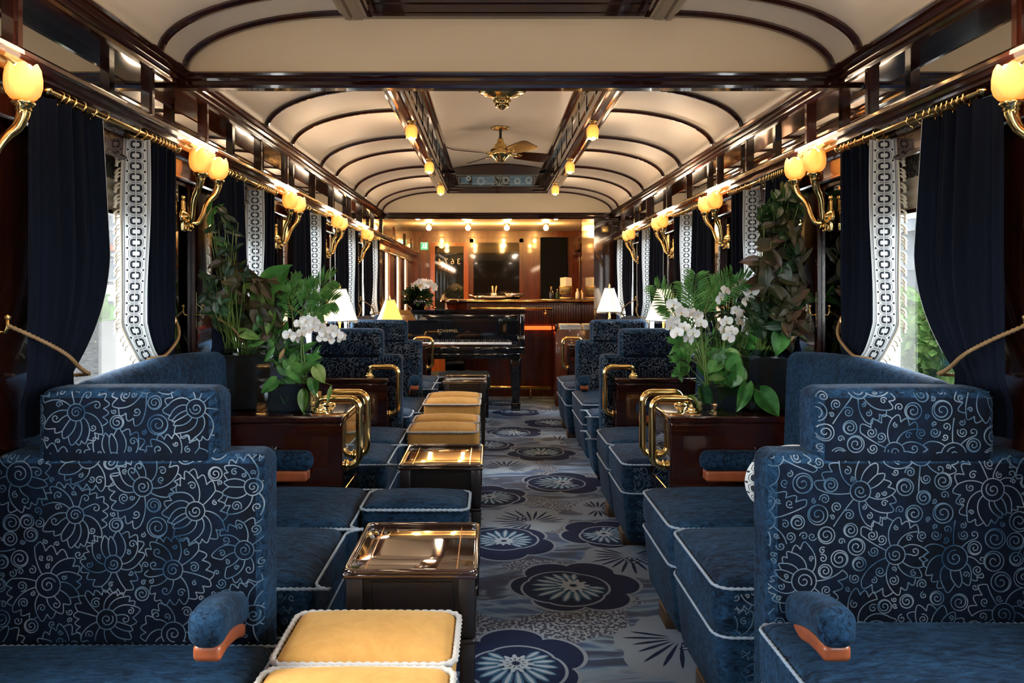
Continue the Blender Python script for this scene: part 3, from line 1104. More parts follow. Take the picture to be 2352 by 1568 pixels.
def make_rod():
    t = thing('curtain_rod', '', 'curtain rod')
    MB().tube([(.07, -.41, 1.812), (.07, .41, 1.812)], .0115, 12).build('rod', 'brass_old', t)
    for s_ in (-1, 1):
        m = MB().lathe([(0, 0), (.014, .002), (.018, .010), (.012, .020), (0, .024)], (.07, s_ * .41 - (0 if s_ > 0 else .024), 1.812), 12, axis='Y')
        m.tube([(.0, s_ * .395, 1.812), (.07, s_ * .395, 1.812)], .006, 8)
        m.build('finial', 'brass', t)
    ys = [-.37, -.345, -.31, -.26, -.20, -.13] + [.08, .13, .17, .20, .235, .26, .285, .31, .335, .36]
    r0 = None
    for y in ys:
        if r0 is None:
            m = MB()
            m.tube([(.07 + .019 * math.cos(a), .003 * math.sin(a), 1.808 + .019 * math.sin(a)) for a in [2 * PI * k / 20 for k in range(20)]], .0026, 6, closed=True)
            m.tube([(.07, 0, 1.789), (.07, 0, 1.780)], .002, 5)
            r0 = m.build('ring', 'brass', t)
            r0.location = (0, y, 0)
        else:
            c = r0.copy()
            col.objects.link(c)
            c.parent = t
            c.location = (0, y, 0)
    return t
rod0 = make_rod()
def make_blind():
    t = thing('window_blind', '', 'blind')
    mb = MB()
    P = [[(.012 + .002 * math.sin(j * 1.7), -.285 + .57 * j / 30, z) for j in range(31)] for z in (1.835, 1.66)]
    mb.grid(P)
    n_ = NT('lace')
    n_.set(base=n_.ramp(n_.noise(n_.coord(scale=(1, 1, .6)), 70, 2, .5, 2), [(.46, (.02, .017, .012)), (.54, (.11, .095, .065))]), rough=.9)
    mb.build('lace_valance', n_.m, t)
    P = [[(.009 + .004 * math.sin(i * 1.4), -.285 + .57 * j / 4, 1.665 - .115 * i / 14) for j in range(5)] for i in range(15)]
    MB().grid(P).build('pleated_shade', simple('cream_pleats', (.55, .47, .33), .8), t)
    MB().box(.004, .016, -.285, .285, 1.54, 1.553).build('bottom_bar', 'mahog', t)
    return t
bl0 = make_blind()
wn = {4: 'nearest', 5: 'second', 6: 'third', 7: 'fourth', 8: 'farthest'}
def place(proto, used, loc, rz, lab, grp):
    if proto.name not in used:
        used.add(proto.name)
        proto.location = loc
        proto.rotation_euler = (0, 0, rz)
        proto['label'] = lab
        proto['group'] = grp
        return proto
    return dup(proto, loc, rz, lab, grp)
used = set()
for i in (4, 5, 6, 7, 8):
    c = WINC[i]
    for sx in (-1, 1):
        side = 'left' if sx < 0 else 'right'
        rz = 0 if sx < 0 else PI
        # near panel (tied towards the camera) and far panel
        pn = curt[(sx, 1)]
        pf = curt[(sx, -1)]
        place(pn, used, (sx * 1.318, c - .44, 0), 0, 'navy velvet curtain, camera-side panel of the %s %s window, its border seen edge-on' % (wn[i], side), 'navy velvet curtains')
        place(pf, used, (sx * 1.318, c + .40, 0), 0, 'navy velvet curtain with black and white ring border seen broad, %s %s window' % (wn[i], side), 'navy velvet curtains')
        place(rod0, used, (sx * 1.318, c - .01, 0), rz, 'brass curtain rod with rings over the %s %s window' % (wn[i], side), 'brass curtain rods')
        if i < 6:
            place(bl0, used, (sx * 1.375, c + .08, 0), rz, 'lace and cream pleated blind at the top of the %s %s window' % (wn[i], side), 'pleated window blinds')

# ================================================================== FURNITURE
# ---- swirling embroidery, generated once for a 1.06 x 0.72 field and cut to each surface
def embroidery(W, H, seed=1):
    rg = random.Random(seed)
    lines = []
    cell = .004
    nx, ny = int(W / cell) + 1, int(H / cell) + 1
    occ = np.zeros((nx, ny), bool)
    def put(pl):
        lines.append(pl)
        for (a, b) in zip(pl[:-1], pl[1:]):
            d = math.hypot(b[0] - a[0], b[1] - a[1])
            for k in range(int(d / .003) + 1):
                q = k * .003 / max(d, .003)
                i, j = int((a[0] + (b[0] - a[0]) * q) / cell), int((a[1] + (b[1] - a[1]) * q) / cell)
                if 0 <= i < nx and 0 <= j < ny:
                    occ[i, j] = True
    def circle(x, y, r, n=28):
        return [(x + r * math.cos(2 * PI * k / n), y + r * math.sin(2 * PI * k / n)) for k in range(n + 1)]
    def spiral(x, y, r, turns, a0, sg=1):
        n = int(16 * turns)
        return [(x + r * (1 - .86 * k / n) * math.cos(a0 + sg * 2 * PI * turns * k / n), y + r * (1 - .86 * k / n) * math.sin(a0 + sg * 2 * PI * turns * k / n)) for k in range(n + 1)]
    cs = []
    for _ in range(4000):
        p = (rg.uniform(-.02, W + .02), rg.uniform(-.02, H + .02))
        if all(math.hypot(p[0] - q[0], p[1] - q[1]) > .138 for q in cs):
            cs.append(p)
    for c in cs:
        r0 = rg.uniform(.021, .032)
        sg = rg.choice((-1, 1))
        put(circle(c[0], c[1], r0))
        put(spiral(c[0], c[1], r0 * .66, 1.5, rg.random() * 6, sg))
        n = rg.randint(9, 12)
        a0 = rg.random() * 6
        axis = rg.random() * 2 * PI
        b0 = rg.uniform(.45, .85)
        tips = []
        angs = [a0 + 2 * PI * k / n + rg.uniform(-.10, .10) for k in range(n)]
        phase = rg.random() * 6
        for a in angs:
            # reach limited by the neighbouring flowers
            bend = b0 * math.sin(a - axis)
            ae = a + bend
            best = .088 + .024 * math.cos(a - axis)
            for q in cs:
                if q is c:
                    continue
                dx, dy = q[0] - c[0], q[1] - c[1]
                d = math.hypot(dx, dy)
                cc = (dx * math.cos(ae) + dy * math.sin(ae)) / d
                if cc > .2:
                    best = min(best, d / 2 / cc * .93)
            R1 = max(r0 * 1.5, best * rg.uniform(.90, 1.0))
            tips.append((ae, R1))
            curl = rg.random() < .10
            pl = []
            for k in range(11):
                t = k / 10
                r = r0 + (R1 - r0) * t
                th = a + bend * t ** 1.4
                pl.append((c[0] + r * math.cos(th), c[1] + r * math.sin(th)))
            if curl:
                e = pl[6]
                pl = pl[:7]
                cr = .011
                pa_ = math.atan2(pl[6][1] - pl[5][1], pl[6][0] - pl[5][0])
                ox, oy = e[0] + cr * math.cos(pa_ + PI / 2), e[1] + cr * math.sin(pa_ + PI / 2)
                pl += [(ox + cr * (1 - q / 22) * math.cos(pa_ - PI / 2 + q * .38), oy + cr * (1 - q / 22) * math.sin(pa_ - PI / 2 + q * .38)) for q in range(1, 19)]
            put(pl)
        for k in range(n):
            (aa, ra), (ab, rb) = tips[k], tips[(k + 1) % n]
            while ab < aa:
                ab += 2 * PI
            if rg.random() < .12:
                continue
            pa = Vector((c[0] + ra * math.cos(aa), c[1] + ra * math.sin(aa)))
            pb = Vector((c[0] + rb * math.cos(ab), c[1] + rb * math.sin(ab)))
            if (pb - pa).length > .09:
                continue
            lob = 3 if (pb - pa).length > .055 else (2 if (pb - pa).length > .030 else 1)
            pl = []
            out = ((pa + pb) / 2 - Vector(c)).normalized()
            for m in range(lob):
                p0, p1 = pa.lerp(pb, m / lob), pa.lerp(pb, (m + 1) / lob)
                hh = (p1 - p0).length * .62
                for q in range(8):
                    u = q / 7
                    pl.append(tuple(p0.lerp(p1, u) + out * hh * math.sin(PI * u)))
            put(pl)
    # curls filling the gaps
    for r, tries in ((.025, 160), (.021, 500), (.017, 1200), (.0135, 1500), (.011, 1800), (.009, 1800), (.007, 1800)):
        for _ in range(tries):
            x, y = rg.uniform(0, W), rg.uniform(0, H)
            i0, i1 = int((x - r * .88) / cell), int((x + r * .88) / cell) + 1
            j0, j1 = int((y - r * .88) / cell), int((y + r * .88) / cell) + 1
            if i0 < 0 or j0 < 0 or i1 >= nx or j1 >= ny:
                continue
            sub = occ[i0:i1, j0:j1]
            if sub.sum() <= (2 if r > .012 else 0):
                put(spiral(x, y, r, 1.7 if r > .012 else 1.3, rg.random() * 6, rg.choice((-1, 1))))
                if r > .0135:
                    put(circle(x, y, r, 20))
                occ[i0:i1, j0:j1] = True
    return lines
EMB = {k: embroidery(1.0, .66, k) for k in (4, 9)}
def stitch(mb, pat, fu, inside, wd=.0032, mi=1, off=(0, 0), step=1):
    """sew the polylines onto a surface: fu(u, v, side) -> 3D point a little above it"""
    for pl in EMB[pat]:
        q = pl[::step] if len(pl) > 6 else pl
        run = []
        for p in list(q) + [None]:
            if p is not None and inside(p[0] + off[0], p[1] + off[1]):
                run.append((p[0] + off[0], p[1] + off[1]))
                continue
            if len(run) > 1:
                L_, R_ = [], []
                for i, a in enumerate(run):
                    b, c = run[max(0, i - 1)], run[min(len(run) - 1, i + 1)]
                    dx, dy = c[0] - b[0], c[1] - b[1]
                    l = math.hypot(dx, dy) or 1
                    nx_, ny_ = -dy / l * wd / 2, dx / l * wd / 2
                    L_.append(fu(a[0] + nx_, a[1] + ny_, 0))
                    R_.append(fu(a[0] - nx_, a[1] - ny_, 0))
                mb.grid([L_, R_], mi, False)
            run = []

def piping(mb, pts, r=.0045, mi=0, closed=False):
    mb.tube(pts, r, 6, mi, closed=closed, twist=1.5)
def rrect(x0, x1, y0, y1, r, z, n=5, zf=None, step=.0042):
    out = []
    for (cx, cy_, a0) in ((x1 - r, y0 + r, -90), (x1 - r, y1 - r, 0), (x0 + r, y1 - r, 90), (x0 + r, y0 + r, 180)):
        out += [(x, y, zf(x, y) if zf else z) for x, y in arc(cx, cy_, r, a0, a0 + 90, n)]
    # resample so twisted cord looks even
    P = [Vector(p) for p in out]
    res = []
    for i in range(len(P)):
        a, b = P[i], P[(i + 1) % len(P)]
        m = max(1, int((b - a).length / step))
        for k in range(m):
            res.append(a.lerp(b, k / m))
    return res

def seat_unit(mb, pm, x0, x1, y0, y1, zb=.30, zt=.445, crown=.03, r=.04, base=True, mi=0):
    """boxed cushion with two rows of cord over a skirt that narrows to the floor; the shapes go to mb, the cord to pm"""
    mb.rbox(x0, x1, y0, y1, zb, zt + .012, r, crown, mi=mi, n=4, seg=6)
    pc = .008
    pm_pts = rrect(x0 + pc * .2, x1 - pc * .2, y0 + pc * .2, y1 - pc * .2, r, zt - .004)
    piping(pm, pm_pts, closed=True)
    piping(pm, rrect(x0 + .001, x1 - .001, y0 + .001, y1 - .001, r, zb + .004), closed=True)
    if base:
        def taper(p):
            k = max(0, (zb - p[2]) / zb)
            cx, cy_ = (x0 + x1) / 2, (y0 + y1) / 2
            return (cx + (p[0] - cx) * (1 - .10 * k), cy_ + (p[1] - cy_) * (1 - .05 * k), p[2])
        mb.rbox(x0 + .004, x1 - .004, y0 + .004, y1 - .004, .055, zb + .03, .035, 0, mi=mi, n=3, seg=5, fn=taper)

def make_chair(sx, pat=4, depth=.74, zt=.455, arms=True):
    """high stepped back, faces -Y; origin under the front plane of the back, x=0 at mid width; sx is the wall side"""
    t = thing('club_chair', '', 'chair')
    X = lambda v: sx * v            # +v towards the wall
    # back: aisle edge at -.335, wall edge +.335
    mb = MB()
    mb.rbox(X(-.335), X(.350), 0, .14, .10, .868, .035, n=4, seg=6)
    T = .14
    def edge(u, v, r, u0, u1, v0, v1):
        d = min(u - u0, u1 - u, v1 - v)
        return r - math.sqrt(max(0, r * r - (r - d) ** 2)) if d < r else 0
    f = lambda u, v, s_: (X(u - .335), edge(u, v, .035, 0, .685, 0, .768) - .0012, .10 + v)
    stitch(mb, pat, lambda u, v, s_: f(u, v, s_), lambda u, v: .003 < u < .675 and .30 < v < .766, off=(0, .27), wd=.0027)
    stitch(mb, pat, lambda u, v, s_: (X(u - .335), T + .0012 - edge(u, v, .035, 0, .685, 0, .768), .10 + v), lambda u, v: .003 < u < .675 and .02 < v < .766, off=(-.3, .2), wd=.0027, step=2)
    stitch(mb, pat, lambda u, v, s_: (X(u - .335), T + .0012 - edge(u, v, .035, 0, .685, 0, .768), .10 + v), lambda u, v: .003 < u < .675 and .02 < v < .20, off=(-.3, -.4), wd=.0027, step=2)
    mb.remat(0, 2).build('backrest', ['blue', 'thread', 'navy'], t)
    hb = MB()
    hb.rbox(X(-.215), X(.24), .004, .136, .825, 1.030, .034, .004, n=4, seg=6)
    f2 = lambda u, v, s_: (X(u - .215), .004 + edge(u, v, .034, 0, .455, 0, .205) - .0012, .825 + v)
    stitch(hb, pat, f2, lambda u, v: .003 < u < .452 and .046 < v < .20, off=(-.12, -.2), wd=.0027)
    stitch(hb, pat, lambda u, v, s_: (X(u - .215), .136 + .0012 - edge(u, v, .034, 0, .455, 0, .205), .825 + v), lambda u, v: .003 < u < .452 and .046 < v < .20, off=(-.4, -.3), wd=.0027, step=2)
    hb.remat(0, 2).build('headrest', ['blue', 'thread', 'navy'], t)
    sb, pm = MB(), MB()
    seat_unit(sb, pm, X(-.375), X(.335), -depth, -.012, zb=zt - .15, zt=zt, crown=.022)
    st = sb.build('seat', 'blue_h', t)
    pm.build('piping', 'piping', st)
    if arms:
        a = MB()
        c = -.315
        def bend(p):
            u = min(1, max(0, -p[1] / .34))
            return (p[0] + X(.055) * (1 - u), p[1], p[2] - .095 * (1 - u) ** 1.6)
        a.rbox(X(c - .040), X(c + .040), -.345, .01, .538, .622, .032, n=4, seg=5, fn=bend)
        ar = a.build('armrest', ['blue', 'thread'], t)
        wd_ = MB()
        wd_.rbox(X(c - .030), X(c + .030), -.325, .0, .508, .545, .012, n=2, seg=4, fn=bend)
        wd_.build('arm_support', 'tanwood', ar)
    for (x, y) in ((-.28, -depth + .08), (.24, -depth + .08), (-.28, .07), (.24, .07)):
        MB().box(X(x - .03), X(x + .03), y - .03, y + .03, 0, .105 if y > 0 else .06).build('leg', 'ebony', t)
    return t
ch = {sx: make_chair(sx, 4 if sx < 0 else 9, zt=.40 if sx < 0 else .455) for sx in (-1, 1)}
chb = {sx: make_chair(sx, 4 if sx < 0 else 9, depth=.30, arms=False) for sx in (-1, 1)}
used = set()
XM = .965
G = 'blue embroidered club chairs'
for sx in (-1, 1):
    side = 'left' if sx < 0 else 'right'
    place(ch[sx], used, (sx * XM, 1.90, 0), 0, 'blue embroidered club chair with stepped back in the foreground, %s of the aisle' % side, G)
    place(ch[sx], used, (sx * XM, 6.20, 0), 0, 'blue embroidered club chair facing the camera nearest the piano, %s of the aisle' % side, G)
    # back to back with the low cabinet: turned away, so the opposite hand's chair, rotated
    place(chb[-sx], used, (sx * XM, 4.94, 0), PI, 'blue embroidered club chair seen from behind past the handled cabinet, %s of the aisle' % side, G)

# ---- wall sofas facing the aisle
def make_sofa(sx, y0, y1, label, far_arm=False):
    t = thing('sofa', label, 'sofa', (sx * .9, (y0 + y1) / 2, 0), 0, 'blue two-seat sofas along the walls')
    L = y1 - y0
    xa = -.335       # aisle edge relative
    X = lambda v: sx * v
    for k in range(2):
        ya = -L / 2 + k * L / 2
        sb, pm = MB(), MB()
        seat_unit(sb, pm, X(xa), X(.30), ya + .003, ya + L / 2 - .003, crown=.03, r=.05)
        x0, x1 = (xa, .30)
        # embroidered boxing on the end that faces the camera
        yy = ya + .003
        if k == 0:
            stitch(sb, 4, lambda u, v, q: (X(xa + .02 + u), yy - .0012, .305 + v), lambda u, v: .03 < u < .5 and .0 < v < .125, off=(0, -.1), wd=.003)
            stitch(sb, 4, lambda u, v, q: (X(xa + .04 + u), yy + .003 + .012 * (.24 - v) / .3, .06 + v), lambda u, v: .03 < u < .5 and .03 < v < .21, off=(0, -.3), wd=.003)
        s_ = sb.build('seat', ['blue_h', 'thread'], t)
        pm.build('piping', 'piping', s_)
        MB().cbox(X(xa + .03), X(xa + .14), ya + L / 4 - .06, ya + L / 4 + .06, 0, .062, .003).build('foot', 'footwood', t)
    b = MB()
    def lean(p):
        z = p[2]
        u = p[1] / (L / 2)
        hump = .03 * max(0, math.cos(u * PI / 2 * 1.0)) * max(0, (z - .8)) / .25
        return (p[0] + X(.022) * (z - .45) / .6, p[1], z + hump - .0)
    b.rbox(X(.245), X(.335), -L / 2, L / 2, .36, 1.02, .044, n=5, seg=8, fn=lean)
    b.build('backrest', 'blue', t)
    for e in (1, -1):
        a = MB()
        a.rbox(X(-.10), X(.28), e * (L / 2 - .085), e * (L / 2 - .003), .53, .615, .038, n=4, seg=3)
        ar = a.build('armrest', 'blue', t)
        MB().rbox(X(-.08), X(.27), e * (L / 2 - .075), e * (L / 2 - .008), .49, .535, .01, n=2, seg=2).build('arm_support', 'tanwood', ar)
    return t
for sx in (-1, 1):
    side = 'left' if sx < 0 else 'right'
    make_sofa(sx, 2.13, 3.20, 'blue two-seat sofa with pale cord between front chair and plant cabinet, %s side' % side)
    make_sofa(sx, 3.64, 4.58, 'blue two-seat sofa just beyond the plant cabinet, %s side' % side)
    make_sofa(sx, 6.40, 7.32, 'blue two-seat sofa at the far end before the piano, %s side' % side)
# ---- cabinets with brass grab rails
def make_cabinet(sx, depth, label, loc, rails, inset=True):
    t = thing('cabinet', label, 'cabinet', loc, 0, 'mahogany cabinets with brass rails')
    X = lambda v: sx * v
    mb = MB()
    W = .60
    mb.cbox(X(.0), X(W), 0, depth, .0, .715, .004)
    # raised frame and panel on the end facing the camera
    for (x0, x1, z0, z1) in ((.0, .05, .05, .705), (.55, .60, .05, .705), (.05, .55, .05, .10), (.05, .55, .66, .705)):
        mb.box(X(x0), X(x1), -.005, 0, z0, z1)
    for yy0, yy1 in ((0, .04), (depth - .04, depth)):
        mb.box(X(-.006), X(0), yy0, yy1, .02, .71)
    for z0 in (.02, .37, .66):
        mb.box(X(-.006), X(0), .04, depth - .04, z0, z0 + .05)
    mb.build('body', 'mahog', t)
    top = MB()
    top.rbox(X(-.012), X(W), -.012, depth + .004, .715, .745, .008, n=2, seg=3)
    if inset:
        for yy in (.02, depth - .05):
            top.box(X(.005), X(.13), yy, yy + .012, .745, .749, 1)
    top.build('top', ['mahog', 'inlay'], t)
    if inset:
        for z0, z1 in ((.42, .655), (.075, .365)):
            MB().box(X(-.004), X(-.001), .045, depth - .045, z0, z1).build('mirror_inset', 'mirror', t)
    for yy in rails:
        r_ = MB()
        path = []
        xo, xi, zt, zb, rad = -.062, .115, .805, .515, .045
        path += [(X(xi), yy, .748), (X(xi), yy, .775)]
        path += [(X(xi - .03 + .03 * math.cos(a)), yy, .775 + .03 * math.sin(a)) for a in [k * PI / 12 for k in range(1, 7)]]
        path += [(X(xo + rad - rad * math.sin(a)), yy, zt - rad + rad * math.cos(a)) for a in [k * PI / 16 for k in range(0, 9)]]
        path += [(X(xo + rad - rad * math.cos(a)), yy, zb + rad - rad * math.sin(a)) for a in [k * PI / 16 for k in range(0, 9)]]
        path += [(X(0), yy, zb)]
        r_.tube(path, .0155, 14)
        r_.lathe([(.0, .0), (.030, .0), (.032, .005), (.026, .009), (.022, .012), (.024, .016), (.018, .022)], (X(xi), yy, .745), 18)
        r_.lathe([(.0, .0), (.024, .0), (.026, .004), (.020, .008), (.017, .012)], (X(-.006) - (.012 if sx > 0 else 0), yy, zb), 16, axis='X')
        r_.build('grab_rail', 'brass', t)
    return t
for sx in (-1, 1):
    side = 'left' if sx < 0 else 'right'
    make_cabinet(sx, .40, 'mahogany cabinet carrying the flower arrangements, two brass rails, %s side' % side, (sx * .70, 3.23, 0), (.09, .30))
    make_cabinet(sx, .17, 'thin mahogany cabinet with one brass rail behind the second sofa, %s side' % side, (sx * .70, 4.61, 0), (.085,), False)
    make_cabinet(sx, .20, 'far mahogany cabinet with brass rail beside the piano, %s side' % side, (sx * .70, 7.40, 0), (.07,), False)

# ---- tray-topped side tables
def make_table(label, y0, y1, first=None):
    t = thing('side_table', label, 'table', (-.275, (y0 + y1) / 2, 0), 0, 'polished tray-topped side tables')
    hw, hl = .177, (y1 - y0) / 2
    mb = MB()
    mb.rbox(-hw, hw, -hl, hl, .527, .542, .006, n=2, seg=2)
    rimp = rrect(-hw + .006, hw - .006, -hl + .006, hl - .006, .02, .545, step=.02)
    mb.tube(rimp, .0075, 8, closed=True)
    for (x0, x1, y0_, y1_) in ((-hw + .055, -hw + .058, -hl + .02, hl - .02), (hw - .058, hw - .055, -hl + .02, hl - .02)):
        mb.box(x0, x1, y0_, y1_, .5421, .5426, 1)
    mb.build('top', ['tabletop', 'inlay'], t)
    a = MB()
    a.box(-hw + .03, hw - .03, -hl + .03, hl - .03, .42, .528)
    for (x0, x1, z0, z1) in ((-.11, .11, .435, .44), (-.11, .11, .505, .51), (-.11, -.105, .44, .505), (.105, .11, .44, .505)):
        a.box(x0, x1, -hl + .026, -hl + .03, z0, z1)
    a.build('apron', 'ebony', t)
    l0 = None
    for sx in (-1, 1):
        for sy in (-1, 1):
            if l0 is None:
                l = MB()
                l.cbox(-.022, .022, -.022, .022, .37, .53, .003)
                l.rbox(-.023, .023, -.023, .023, .352, .368, .007, n=2, seg=1)
                l.rbox(-.019, .019, -.019, .019, .0, .354, .002, n=1, seg=2, fn=lambda p: (p[0] * (.62 + .38 * p[2] / .354), p[1] * (.62 + .38 * p[2] / .354), p[2]))
                l0 = l.build('leg', 'ebony', t)
                l0.location = (sx * (hw - .03), sy * (hl - .03), 0)
            else:
                c = l0.copy()
                col.objects.link(c)
                c.parent = t
                c.location = (sx * (hw - .03), sy * (hl - .03), 0)
    return t
make_table('polished dark tray-top table beside the front left sofa, reflecting a lamp', 1.98, 2.39)
make_table('second polished tray-top table, beyond the blue footstool', 3.17, 3.60)
make_table('farthest polished tray-top table, behind the yellow stools by the piano', 6.06, 6.5)

# ---- footstools
def make_stool(mat, ropem, ropr):
    t = thing('footstool', '', 'stool')
    mb = MB()
    mb.rbox(-.200, .200, -.132, .132, .355, .475, .035, .022, n=4, seg=6)
    mb.build('cushion', mat, t)
    b = MB()
    b.rbox(-.192, .192, -.126, .126, .07, .40, .025, n=3, seg=4)
    b.build('base', mat, t)
    rp = MB()
    rp.tube(rrect(-.203, .203, -.135, .135, .035, .462, 8, step=.0032), ropr, 8, closed=True, twist=1.0)
    rp.build('rope_trim', ropem, t)
    for x in (-.16, .16):
        for y in (-.11, .11):
            MB().box(x - .018, x + .018, y - .018, y + .018, 0, .075).build('leg', 'ebony', t)
    return t
gs = make_stool('gold', 'rope', .0068)
used = set()
GG = 'gold velvet footstools with rope edging'
for y, lab in ((1.795, 'gold velvet footstool with white rope edge against the first side table'), (1.51, 'nearest gold velvet footstool, cut off by the bottom of the photo'),
               (4.50, 'gold velvet footstool beyond the second side table, nearer of that pair'), (4.81, 'gold velvet footstool beyond the second side table, farther of that pair'),
               (5.55, 'gold velvet footstool in the farthest pair, nearer of the two'), (5.86, 'gold velvet footstool touching the farthest side table')):
    place(gs, used, (-.346, y, 0), 0, lab, GG)
bs = make_stool('blue_h', 'piping', .0055)
bs['label'] = 'blue chenille footstool with pale cord between the first two side tables'
bs.location = (-.375, 2.93, .03)
for c in bs.children:
    pass
bs.location = (-.350, 2.96, 0)

# ---- small scatter cushion on the right sofa
t = thing('scatter_cushion', 'white cushion with black ring border tucked behind the right front chair', 'cushion', (.80, 2.175, .733))
P, U = [], []
mb = MB()
for sgn in (-1, 1):
    P, U = [], []
    for i in range(17):
        row, ur = [], []
        for j in range(17):
            u, v_ = i / 16 * 2 - 1, j / 16 * 2 - 1
            pinch = 1 - .07 * (u * u * v_ * v_) + .0
            th = .065 * ((1 - u ** 4) * (1 - v_ ** 4)) ** .5
            row.append((-.140 * u * (1 - v_ * v_ / 2) ** .5, sgn * th * .6, .105 * v_ * (1 - u * u / 2) ** .5))
            ur.append((.5 + (u - .8) * 1.7, v_ * 2.6))
        P.append(row)
        U.append(ur)
    mb.grid(P, uv=U)
mb.build('cover', 'trim', t)

# ---- table lamps
def make_lamp(label, loc, mat, h=.315, sh=.225, r0=.125, r1=.045):
    t = thing('table_lamp', label, 'lamp', loc)
    MB().lathe([(0, 0), (.062, 0), (.065, .006), (.058, .014), (.030, .022), (.018, .030), (.014, .05), (.018, .07), (.011, .09), (.009, h - .08), (.015, h - .06), (.010, h - .05), (.007, h + sh), (0, h + sh)], (0, 0, 0), 22).build('base', 'brass', t)
    n = 96
    vs = []
    for j in range(7):
        k = j / 6
        r_ = r0 + (r1 - r0) * k ** .92
        for i in range(n):
            th = 2 * PI * i / n
            rr = r_ * (1 + (.018 if i % 2 else 0))
            vs.append((rr * math.cos(th), rr * math.sin(th), h + sh * k))
    g = MB().add(vs, [(i * n + k, i * n + (k + 1) % n, (i + 1) * n + (k + 1) % n, (i + 1) * n + k) for i in range(6) for k in range(n)], 0, True)
    s_ = g.build('shade', mat, t)
    q = MB()
    q.tube([(r0 * 1.015 * math.cos(a), r0 * 1.015 * math.sin(a), h + .003) for a in [2 * PI * k / 60 for k in range(60)]], .0035, 6, closed=True)
    for k in range(60):
        a = 2 * PI * k / 60
        q.tube([(r0 * 1.015 * math.cos(a), r0 * 1.015 * math.sin(a), h + .002), (r0 * 1.015 * math.cos(a), r0 * 1.015 * math.sin(a), h - .014)], .0022, 4)
    q.tube([(r1 * 1.03 * math.cos(a), r1 * 1.03 * math.sin(a), h + sh) for a in [2 * PI * k / 40 for k in range(40)]], .003, 6, closed=True)
    q.build('shade_fringe', 'piping', s_)
    MB().lathe([(0, 0), (.006, .002), (.011, .014), (.008, .026), (.003, .034), (0, .044)], (0, 0, h + sh), 12).build('finial', 'brass', t)
    L = bpy.data.lights.new('lamp_light', 'POINT')
    L.energy = 2.2
    L.color = (1, .62, .28)
    L.shadow_soft_size = .03
    o = bpy.data.objects.new('lamp_light', L)
    col.objects.link(o)
    o.parent = t
    o.location = (0, 0, h + sh * .45)
    return t
make_lamp('pleated white lamp with fringed shade behind the white orchids, left windows', (-1.13, 5.36, .7455), 'shade_w')
make_lamp('smaller amber glowing lamp at the piano end, left windows', (-1.06, 7.50, .7455), 'shade_y', h=.235, sh=.20)
make_lamp('cream pleated lamp at the piano end, right windows', (1.10, 7.50, .7455), 'shade_w', sh=.235)
make_lamp('cream pleated lamp half hidden by palm fronds, right windows', (1.15, 5.36, .7455), 'shade_w')
for sx in (-1, 1):
    t = thing('lamp_table', 'narrow wall table carrying a pleated lamp between two chairs, %s windows' % ('left' if sx < 0 else 'right'), 'table', (sx * 1.17, 5.36, 0))
    MB().rbox(-.14, .14, -.085, .085, .72, .745, .008, n=2, seg=1).build('top', 'mahog', t)
    MB().box(-.12, .12, -.07, .07, 0, .72).build('body', 'mahog', t)

# ---- grand piano
t = thing('grand_piano', 'black lacquered grand piano with flowers on its closed lid', 'piano', (-.46, 7.92, 0))
HW = .745
def plan(x0, z0, z1, inset=0, yb=.10):
    """outline of the case: straight bass side, curved treble side"""
    p = [(-HW + inset, yb), (HW - inset, yb), (HW - inset, .42)]
    for k in range(1, 13):
        u = k / 12
        p.append((HW - inset - (HW * 1.05) * (u ** .9) * (.5 - .5 * math.cos(PI * u)) ** .6 * 1.0, .42 + .62 * u ** 1.1))
    p += [(-.20, 1.09 - inset), (-.45, 1.10 - inset), (-.62, 1.06 - inset), (-HW + inset, .95)]
    return p
def slab(mb, pl, z0, z1, mi=0):
    n = len(pl)
    vs = [(x, y, z0) for x, y in pl] + [(x, y, z1) for x, y in pl]
    mb.add(vs, [(i, (i + 1) % n, n + (i + 1) % n, n + i) for i in range(n)] + [tuple(range(n))[::-1], tuple(range(n, 2 * n))], mi)
c = MB()
slab(c, plan(0, 0, 0), .70, 1.03)
c.cbox(-HW, HW, -.02, .12, .615, .690, .006)
c.cbox(-HW, -HW + .075, -.02, .12, .690, .80, .006)
c.cbox(HW - .075, HW, -.02, .12, .690, .80, .006)
for sx in (-1, 1):     # cheeks
    c.rbox(sx * HW, sx * (HW - .045), .04, .16, .68, 1.03, .01, n=2, seg=2)
c.cbox(-HW + .05, HW - .05, -.015, 1.0, .56, .62, .005)
c.build('case', 'lacquer', t)
l = MB()
slab(l, plan(0, 0, 0, -.015, .08), 1.032, 1.052)
l.box(-HW - .012, HW + .012, .06, .48, 1.053, 1.066)
l.build('lid', 'lacquer', t)
f = MB()
f.rbox(-HW + .06, HW - .06, .085, .105, .735, 1.02, .006, n=2, seg=2)
f.build('fallboard', 'lacquer', t)
MB().box(-.66, .66, .0, .084, .700, .712).build('keybed', 'lacquer', t)
kb = MB()
for k in range(52):
    x = -.61 + k * .02346
    kb.box(x, x + .0223, -.012, .084, .712, .732)
kb.build('white_keys', simple('ivory', (.78, .77, .73), .25), t)
kb = MB()
for k in range(51):
    if k % 7 in (1, 4):
        continue
    x = -.61 + (k + 1) * .02346
    kb.box(x - .0055, x + .0055, .035, .084, .732, .742)
kb.build('black_keys', 'lacquer', t)
